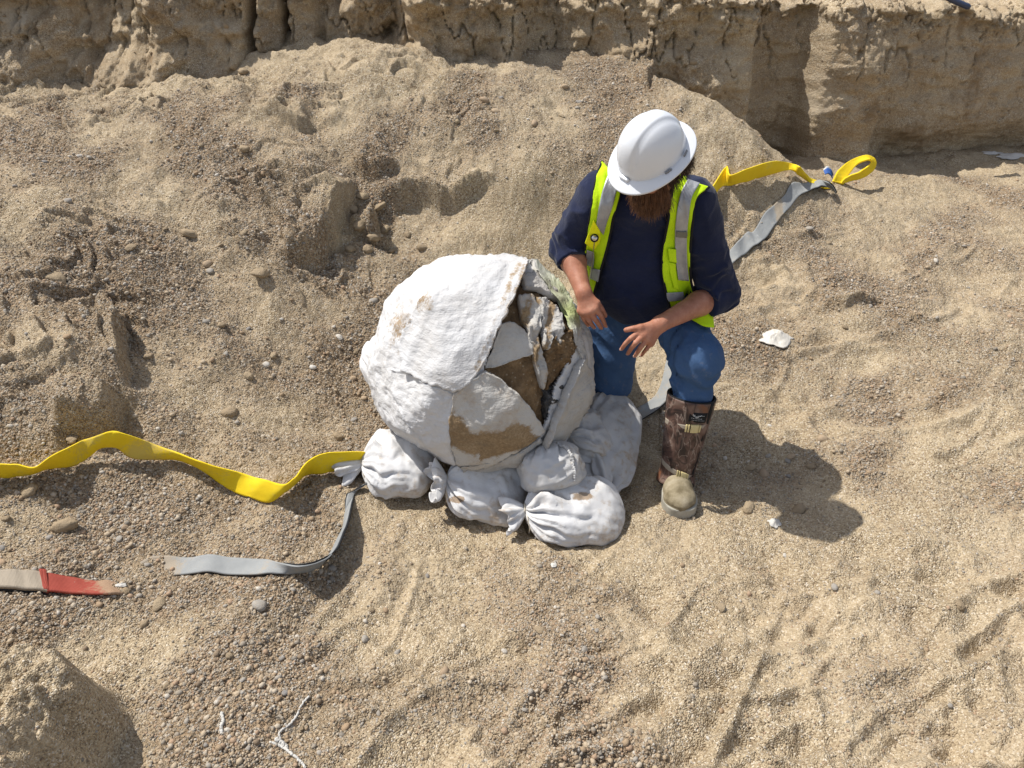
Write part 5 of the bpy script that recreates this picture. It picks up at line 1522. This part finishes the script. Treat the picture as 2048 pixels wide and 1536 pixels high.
gl = empty('grey_lifting_strap', hit([450], [1147])[0]); tag(gl, 'grey webbing strap on edge curving from the left sandbag, half buried, ending in red', 'strap')
A_, B_ = ribbon_pts([(700,985,.012,735,966,'f'),(694,993,.01,720,975,'f'),(690,1030,.006,706,998,'f'),(681,1073,.006,692,1050),(656,1116,.006,672,1098),(628,1140,.006,645,1122),(586,1149,.006,596,1134),(535,1149,.006,535,1134,'f'),(444,1150,.004,450,1133,'f'),(383,1150,.003,383,1126,'f'),(343,1153,-.004,343,1126,'f'),(318,1158,-.02,314,1136,'f'),(290,1168,-.02,290,1146,'f')], .080)
ribbon('webbing', A_, B_, GRY, gl, 260, 11, dust=lambda t: 1.1 * smooth(.72, .95, t), back=(RUB, -.006), bury=lambda t: smooth(.74, .86, t))
A_, B_ = ribbon_pts([(292,1168,-.012,286,1146,'f'),(262,1182,.001,250,1164,'f'),(220,1191,.006,205,1166,'f'),(160,1189,.01,150,1163,'f'),(96,1186,.012,97,1160,'f')], .085)
ribbon('red_sleeve', A_ - np.array([[0, 0, .03], [0, 0, .012], [0, 0, 0], [0, 0, 0], [0, 0, 0]]), B_ - np.array([[0, 0, .03], [0, 0, .014], [0, 0, 0], [0, 0, 0], [0, 0, 0]]), RED, gl, 90, 11, .007, dust=lambda t: .8 * smooth(.7, .3, t), bury=lambda t: smooth(.55, .30, t))
A_, B_ = ribbon_pts([(100,1186,.010,101,1160,'f'),(88,1185,.012,89,1160,'f')], .092)
ribbon('red_hem', A_ + [0, 0, .004], B_ + [0, 0, .006], RED, gl, 20, 11, .014)
A_, B_ = ribbon_pts([(97,1186,.012,97,1161,'f'),(50,1181,.014,50,1156,'f'),(0,1177,.012,0,1153,'f'),(-60,1174,.01,-60,1150,'f'),(-140,1172,.005,-140,1148,'f')], .085)
ribbon('webbing', A_, B_, GRY, gl, 120, 11, .010, dust=lambda t: 1.0 + 0 * t, back=(RUB, -.012))
# ================================================================== STONES, CLODS AND GRAVEL
def ico(sub):
    import bmesh
    bm = bmesh.new(); bmesh.ops.create_icosphere(bm, subdivisions=sub, radius=1.0)
    v = np.array([x.co[:] for x in bm.verts]); f = np.array([[q.index for q in p.verts] for p in bm.faces]); bm.free()
    return v, f
r5 = np.random.default_rng(21)
def stone_mat(name, stops, rough=.85, bs=.5):
    s = NT(name)
    oi = s.n('ShaderNodeObjectInfo')
    c = s.ramp(oi.outputs['Random'], stops, 'CONSTANT' if len(stops) > 6 else 'LINEAR')
    n = s.noise(3.2, 5, .7)
    c = s.mix(s.ramp(n, [(.38, 0.0), (.66, .6)]), c, (.34, .265, .172))
    return s.done(c, rough, s.bump(n, bs, .006), .2)
PEB = stone_mat('pebble_mix', [(0, (.42, .325, .22)), (.14, (.33, .235, .15)), (.28, (.48, .385, .275)), (.42, (.30, .265, .22)), (.52, (.40, .27, .18)), (.62, (.36, .335, .30)), (.72, (.20, .145, .10)), (.80, (.50, .43, .34)), (.91, (.20, .185, .165)), (.96, (.56, .52, .46))])
CLOD = stone_mat('earth_clod', [(0, (.28, .212, .136)), (.5, (.33, .252, .164)), (1, (.37, .29, .19))], .95, 1.0)
GREYS = stone_mat('grey_stone', [(0, (.24, .235, .225)), (.5, (.33, .31, .28)), (1, (.20, .20, .205))], .8)
BROWNS = stone_mat('brown_stone', [(0, (.36, .245, .15)), (.5, (.30, .215, .145)), (1, (.42, .32, .215))], .85)
WHITES = stone_mat('white_fragment', [(0, (.52, .49, .44)), (.5, (.58, .56, .52)), (1, (.48, .44, .38))], .85)

def rock_shape(sub, seed, rough=.22, flat=.7, angular=False):
    v, f = ico(sub)
    n = .9 * perlin(v[:, 0] * 1.1 + seed * 3.7, v[:, 1] * 1.1, v[:, 2] * 1.1) + .45 * perlin(v[:, 0] * 2.4, v[:, 1] * 2.4 + seed, v[:, 2] * 2.4) + .2 * perlin(v[:, 0] * 5, v[:, 1] * 5 + seed, v[:, 2] * 5)
    p = v * (1 + rough * 1.6 * n)[:, None]
    if sub > 2: p = p * (1 + .16 * perlin(v[:, 0] * 4 + seed, v[:, 1] * 4, v[:, 2] * 4) * 2 + .10 * perlin(v[:, 0] * 9, v[:, 1] * 9 + seed, v[:, 2] * 9) * 2)[:, None]
    if angular:                                  # a few chipped planes
        r = np.random.default_rng(seed)
        for _ in range(7):
            d = r.normal(size=3); d /= np.linalg.norm(d); h = r.uniform(.62, .85)
            k = p @ d; p = p - np.clip(k - h, 0, None)[:, None] * d * .9
    return p * [1.15, .9, flat], f
PEBS = [mesh_data('pebble_shape', *rock_shape(1, 30 + k, .16, .72), PEB) for k in range(6)]
STN = {m.name: [mesh_data('stone_shape', *rock_shape(3 if m is CLOD else 2, 60 + k, .26 if m is CLOD else .18, .72, m is not CLOD or k % 2 == 0), m) for k in range(5)] for m in (CLOD, GREYS, BROWNS, WHITES)}

def put_stone(px, py, size_px, mat, label, cat='stone', group=None, k=0, sink=.25):
    P = hit([px], [py])[0]
    dep = proj(P)[2]
    r = size_px / 2 * dep / FPX
    o = link('stone' if cat == 'stone' else cat.replace(' ', '_'), STN[mat.name][k % 5])
    o.location = (P[0], P[1], P[2] + r * (.5 - sink) * .8)
    o.scale = (r, r, r * random.uniform(.8, 1.05)); o.rotation_euler = (random.uniform(-.4, .4), random.uniform(-.4, .4), random.uniform(0, 6.28))
    tag(o, label, cat, group)
    return o
put_stone(134, 1058, 40, CLOD, 'large rounded brown clod standing above the red strap end', 'clod', k=1, sink=-.1)
put_stone(110, 560, 42, CLOD, 'lone sandy clod casting a shadow on the upper left slope', 'clod', k=2)
put_stone(1597, 1021, 27, CLOD, 'smooth rounded stone lying in the shadow of the man', k=0, sink=0)
put_stone(1497, 1018, 26, CLOD, 'small sandy lump at the lower edge of the man\'s shadow', 'clod', k=3)
put_stone(520, 1212, 34, GREYS, 'pale angular stone on the gravel below the grey strap', k=2)
put_stone(318, 1212, 30, CLOD, 'crumbly clod below the buried end of the grey strap', 'clod', k=4)
put_stone(678, 873, 24, CLOD, 'brown clod above the left sandbag beside the jacket', 'clod', k=0)
put_stone(145, 880, 30, CLOD, 'brown clod on the slope above the yellow strap bend', 'clod', k=2)
put_stone(60, 985, 30, CLOD, 'crumbled clod under the left end of the yellow strap', 'clod', k=3)
put_stone(460, 828, 28, CLOD, 'flat clod on the gravel above the middle of the yellow strap', 'clod', k=1)
put_stone(415, 530, 20, BROWNS, 'flat rounded stone on the left slope above a smaller one', k=3)
put_stone(420, 543, 16, GREYS, 'small grey stone tucked below a flat rounded stone', k=1)
put_stone(520, 550, 30, CLOD, 'half buried clod on the slope left of the jacket', 'clod', k=4)
put_stone(380, 470, 32, CLOD, 'brown clod in the gully on the left slope', 'clod', k=2)
put_stone(260, 497, 22, CLOD, 'brown lump among gravel on the upper left slope', 'clod', k=0)
put_stone(1243, 1482, 12, GREYS, 'dark grey pebble near the bottom edge right of centre', k=0)
put_stone(1008, 1303, 14, WHITES, 'white pebble on smooth sand below the front sandbag', k=2)
put_stone(1900, 1412, 14, GREYS, 'dark pebble near the lower right corner', k=3)
put_stone(730, 1280, 18, GREYS, 'flat blue grey pebble on the sand below the grey strap', k=4)
put_stone(1050, 1420, 14, GREYS, 'dark grey pebble near the scraped furrows at the bottom', k=1)
put_stone(570, 1386, 16, GREYS, 'dark pebble beside the white plaster string', k=2)
put_stone(490, 300, 22, CLOD, 'clod in the shadow line beneath the far bank', 'clod', k=1)
put_stone(487, 145, 22, CLOD, 'clod fallen from the split bank onto the slope', 'clod', k=3)
put_stone(970, 202, 20, BROWNS, 'brown stone below the crumbling middle of the bank', k=2)
# the rest of the stones that can be told apart
kinds = [CLOD, BROWNS, GREYS, BROWNS, CLOD, GREYS, WHITES]
zones = [(0, 620, 700, 760, 9, 'on the slope above the yellow strap'), (0, 950, 420, 1250, 9, 'round the red strap end'), (330, 1280, 640, 1530, 8, 'around the white plaster string'),
         (640, 1110, 1024, 1530, 6, 'on the sand below the sandbags'), (0, 290, 560, 520, 8, 'on the upper left slope'), (1480, 820, 1660, 960, 4, 'in the shadow of the man'), (1050, 1110, 2040, 1520, 7, 'on the trampled sand in front'),
         (650, 560, 760, 860, 4, 'beside the left of the jacket'), (1500, 430, 2040, 800, 6, 'on the slope right of the man'), (900, 170, 1200, 300, 5, 'under the middle of the bank')]
ORD = ['leftmost', 'second', 'third', 'fourth', 'fifth', 'sixth', 'seventh', 'eighth', 'ninth']
ORD2 = ['leftmost of the group'] + [w + ' from the left' for w in 'second third fourth fifth sixth seventh eighth ninth tenth eleventh twelfth thirteenth fourteenth fifteenth sixteenth'.split()]
SLUMP = [(705,420,26),(722,452,34),(748,478,30),(770,462,22),(735,500,24),(782,505,18),(700,500,20),(815,470,16),(845,498,22),(760,415,28),(725,395,24),(690,540,18)]
for i, (px_, py_, sz_) in enumerate(sorted(SLUMP)):
    put_stone(px_, py_, sz_ * .9, CLOD, f'slumped earth clod above the jacket, {ORD2[i]}', 'clod', 'slumped clods in the hollow above the jacket', i, .2)
WORD = {'earth_clod': 'small tan crumb', 'grey_stone': 'small grey stone', 'brown_stone': 'small brown stone', 'white_fragment': 'small white fragment'}
for x0, y0, x1, y1, n_, where in zones:
    for m_ in (CLOD, BROWNS, GREYS, WHITES):
        k_ = max(2, int(round(n_ * (.5 if m_ is WHITES else 1) * .75)))
        xs = np.sort(r5.uniform(x0, x1, k_))
        for i, px_ in enumerate(xs):
            sz = float(np.clip(r5.lognormal(2.6, .3), 9, 24)) * (.75 if m_ is WHITES else 1) * (.8 if y0 < 500 else 1)
            lb = f"{WORD[m_.name]} {where}, {ORD[i]}{' of them' if i == 0 else ' from left'}"
            put_stone(px_, r5.uniform(y0, y1), sz, m_, lb, 'stone', f"{WORD[m_.name]}s {where}", int(r5.integers(0, 5)), .3)

# loose gravel: point cloud carrying pebble instances
def scatter(name, n, smin_, smax_, dens, label, seed):
    r = np.random.default_rng(seed)
    y = r.uniform(.55, 5.0, n * 3); x = r.uniform(-1, 1, n * 3) * (.62 + .68 * y)
    g = gg(x, y)
    keep = r.uniform(0, 1, n * 3) < dens(x, y, g)
    x, y = x[keep][:n], y[keep][:n]
    sz = smin_ * (smax_ / smin_) ** (r.uniform(0, 1, len(x)) ** 1.8)
    z = gz(x, y) + sz * .15
    me = bpy.data.meshes.new(name); me.vertices.add(len(x)); me.vertices.foreach_set('co', np.stack([x, y, z], 1).astype(np.float32).ravel())
    a = me.attributes.new('sc', 'FLOAT', 'POINT'); a.data.foreach_set('value', sz.astype(np.float32))
    a = me.attributes.new('rot', 'FLOAT_VECTOR', 'POINT'); a.data.foreach_set('vector', np.stack([r.normal(0, .4, len(x)), r.normal(0, .4, len(x)), r.uniform(0, 6.28, len(x))], 1).astype(np.float32).ravel())
    a = me.attributes.new('pick', 'INT', 'POINT'); a.data.foreach_set('value', r.integers(0, 6, len(x)).astype(np.int32))
    o = link(name, me); me.materials.append(PEB)
    tag(o, label, 'gravel', kind='stuff')
    md = o.modifiers.new('pebbles', 'NODES'); md.node_group = PEBG
    return o
pcol = bpy.data.collections.new('pebble_shapes')
for k, me in enumerate(PEBS):
    pcol.objects.link(bpy.data.objects.new('pebble_shape', me))
PEBG = bpy.data.node_groups.new('pebbles', 'GeometryNodeTree')
PEBG.interface.new_socket('Geometry', in_out='INPUT', socket_type='NodeSocketGeometry'); PEBG.interface.new_socket('Geometry', in_out='OUTPUT', socket_type='NodeSocketGeometry')
N = PEBG.nodes; gi = N.new('NodeGroupInput'); go = N.new('NodeGroupOutput'); ip = N.new('GeometryNodeInstanceOnPoints'); ci = N.new('GeometryNodeCollectionInfo')
ci.inputs['Collection'].default_value = pcol; ci.inputs['Separate Children'].default_value = True; ci.inputs['Reset Children'].default_value = True
def na(nm, typ):
    q = N.new('GeometryNodeInputNamedAttribute'); q.data_type = typ; q.inputs['Name'].default_value = nm; return q.outputs['Attribute']
lk = PEBG.links.new
lk(gi.outputs[0], ip.inputs['Points']); lk(ci.outputs[0], ip.inputs['Instance']); ip.inputs['Pick Instance'].default_value = True
lk(na('pick', 'INT'), ip.inputs['Instance Index']); lk(na('rot', 'FLOAT_VECTOR'), ip.inputs['Rotation']); lk(na('sc', 'FLOAT'), ip.inputs['Scale']); lk(ip.outputs[0], go.inputs[0])
scatter('fine_gravel', 210000, .0018, .0052, lambda x, y, g: (.06 + .9 * g ** 1.3) * np.clip(.75 + 1.3 * fbm(x * 2.2, y * 2.2, 81.5, 3), .15, 1.3), 'fine tan and grey gravel strewn over the whole pit', 31)
scatter('coarse_gravel', 10000, .0052, .0115, lambda x, y, g: .012 + .9 * g ** 2.5, 'coarser mixed pebbles gathered on the slope and in hollows', 32)

# crumbs of earth breaking out of the bank's lip and face
def bank_crumbs():
    r = np.random.default_rng(77); nr_b, nc_b = BV.shape[:2]
    n = 3600
    j = r.integers(60, nc_b - 60, n); top = r.uniform(0, 1, n) < .6
    i = np.where(top, np.clip(r.normal(nf - 6, 9, n), 70, nf + 14), r.integers(60, nf, n)).astype(int)
    P = BV[i, j]
    okk = np.abs(P[:, 0]) < 4.0; P = P[okk]; top = top[okk]
    cl = fbm(P[:, 0] * 4, P[:, 2] * 4, 71.5, 2) > -.1; P = P[cl]; top = top[cl]
    sz = np.where(top, .007 * (3.6 ** r.uniform(0, 1, len(P)) ** 1.8), .005 * (3 ** r.uniform(0, 1, len(P)) ** 2))
    me = bpy.data.meshes.new('bank_crumbs'); me.vertices.add(len(P)); me.vertices.foreach_set('co', (P + [0, .004, 0]).astype(np.float32).ravel())
    a = me.attributes.new('sc', 'FLOAT', 'POINT'); a.data.foreach_set('value', sz.astype(np.float32))
    a = me.attributes.new('rot', 'FLOAT_VECTOR', 'POINT'); a.data.foreach_set('vector', r.uniform(0, 6.28, (len(P), 3)).astype(np.float32).ravel())
    a = me.attributes.new('pick', 'INT', 'POINT'); a.data.foreach_set('value', r.integers(0, 5, len(P)).astype(np.int32))
    o = link('bank_crumbs', me); me.materials.append(CLOD)
    tag(o, 'crumbled tan earth clinging to the lip and face of the bank', 'earth', kind='stuff')
    g2 = PEBG.copy(); c2_ = bpy.data.collections.new('crumb_shapes')
    for me2 in [mesh_data('crumb_shape', *rock_shape(3, 90 + k, .34, .8, True), CLOD) for k in range(5)]:
        c2_.objects.link(bpy.data.objects.new('crumb_shape', me2))
    for nd in g2.nodes:
        if nd.bl_idname == 'GeometryNodeCollectionInfo': nd.inputs['Collection'].default_value = c2_
    md = o.modifiers.new('crumbs', 'NODES'); md.node_group = g2
bank_crumbs()

# ================================================================== SMALL DEBRIS
s = NT('plaster_crumb'); CRUMB = s.done((.52, .50, .46), .85, s.bump(s.noise(60, 4), .5, .005), .2)
def string(name, pts, r, label, cat):
    P = np.vstack([hit_h(np.array([p[0]], float), np.array([p[1]], float), p[2]) for p in pts])
    C = catmull(P, 90); C = C + .0022 * np.stack([fbm(np.arange(90) * .4, k, .3, 2) for k in (1.1, 5.2, 9.7)], 1)
    v, f = tube(C, r * (.75 + .5 * np.abs(fbm(np.arange(90) * .3, 2.2, .7, 2)) * 2), 7)
    return v, f
v1, f1 = string('', [(618,1392,.005),(603,1410,.006),(594,1430,.005),(580,1448,.006),(566,1458,.005),(558,1468,.004),(562,1480,.003)], .0032, '', '')
v2, f2 = string('', [(540,1484,.004),(562,1492,.006),(580,1505,.005),(596,1518,.005),(612,1536,.004)], .0038, '', '')
v3, f3 = string('', [(552,1478,.004),(566,1488,.006),(574,1496,.004)], .006, '', '')
ps = mobj('plaster_string', *join([(v1, f1), (v2, f2), (v3, f3)]), CRUMB); tag(ps, 'branching white plaster string lying on gravel at the bottom left', 'plaster scrap')
v, f = string('', [(443,1425,.004),(446,1440,.006),(442,1455,.005),(444,1468,.004)], .0045, '', '')
o = mobj('plaster_string', v, f, s.m); tag(o, 'short pale plaster string left of the branching one', 'plaster scrap')
def scrap(px, py, w_px, h_px, label, name, mat, seed, tall=.35, cat='plaster scrap'):
    P = hit([px], [py])[0]; dep = proj(P)[2]; rx = w_px / 2 * dep / FPX; ry = h_px / 2 * dep / FPX * 1.3
    n_, m_ = 10, 26
    t = np.linspace(0, 1, n_)[:, None]; a = np.linspace(0, 2 * np.pi, m_, endpoint=False)[None]
    R = 1 + .45 * fbm(np.cos(a) * 1.5 + 0 * t, np.sin(a) * 1.5, seed + .5, 3)
    X = rx * t * R * np.cos(a); Y = ry * t * R * np.sin(a)
    Z = rx * tall * (1 - t ** 2 + .9 * fbm(X / rx * 2.2, Y / rx * 2.2, seed + .1, 3)) * (t < 2)
    x = P[0] + X; y = P[1] + Y
    V_ = np.stack([x, y, gz(x.ravel(), y.ravel()).reshape(x.shape) * .6 + P[2] * .4 + Z * np.clip(1.15 - t, 0.05, 1) + .002], -1)
    o = mobj(name, V_.reshape(-1, 3), grid_faces(n_, m_, True), mat)
    md = o.modifiers.new('thick', 'SOLIDIFY'); md.thickness = .003; md.offset = 0
    tag(o, label, cat); return o
s = NT('pale_plastic'); s.b.inputs['Transmission Weight'].default_value = .15
PLAST = s.done((.66, .62, .55), .4, s.bump(s.noise(1.0, 3, .5, vec=s.mapping((120, 30, 30))), .6, .006), .4)
scrap(1553, 676, 66, 34, 'crumpled clear plastic scrap half buried on the right slope', 'plastic_scrap', PLAST, 3, .35, 'plastic scrap')
scrap(1549, 1046, 24, 22, 'jagged white plaster flake by the edge of the man\'s shadow', 'plaster_flake', CRUMB, 4, .7)
scrap(243, 1170, 20, 9, 'white plaster flake lying on the red strap end', 'plaster_flake', CRUMB, 5, .3)
scrap(1107, 1131, 12, 10, 'tiny white plaster flake on the sand below the front sandbag', 'plaster_flake', CRUMB, 6, .4)
scrap(2025, 312, 70, 22, 'spill of white plaster powder at the far right edge', 'plaster_spill', CRUMB, 7, .10)
scrap(1985, 306, 40, 10, 'thin dusting of plaster left of the powder spill', 'plaster_spill', CRUMB, 8, .10)
for k, (px_, py_, lb) in enumerate([(1238,888,'small torn cloth scrap beside the slack grey sandbag'),(1208,1000,'cloth shred between the frontmost sandbag and the boot')]):
    scrap(px_, py_, 16, 22, lb, 'cloth_scrap', CLOTH_D, 11 + k, .6, 'cloth scrap')
# dark handle lying on the bank top in the far right corner
zt_ = float(np.interp(at(1915, 8, 5.1)[0], sx, ZT)) + .035
ph_ = np.vstack([at(1880, -14, 5.02), at(1905, 0, 5.0), at(1940, 15, 4.97)])
v, f = tube(catmull(ph_, 16), np.concatenate([np.full(14, .0165), [.0175, .012]]), 14)
s = NT('handle_blue'); HND = s.done((.03, .04, .075), .35, None, .5)
o = mobj('tool_handle', v, f, HND); tag(o, 'dark blue tool handle lying on top of the bank in the far right corner', 'tool handle')
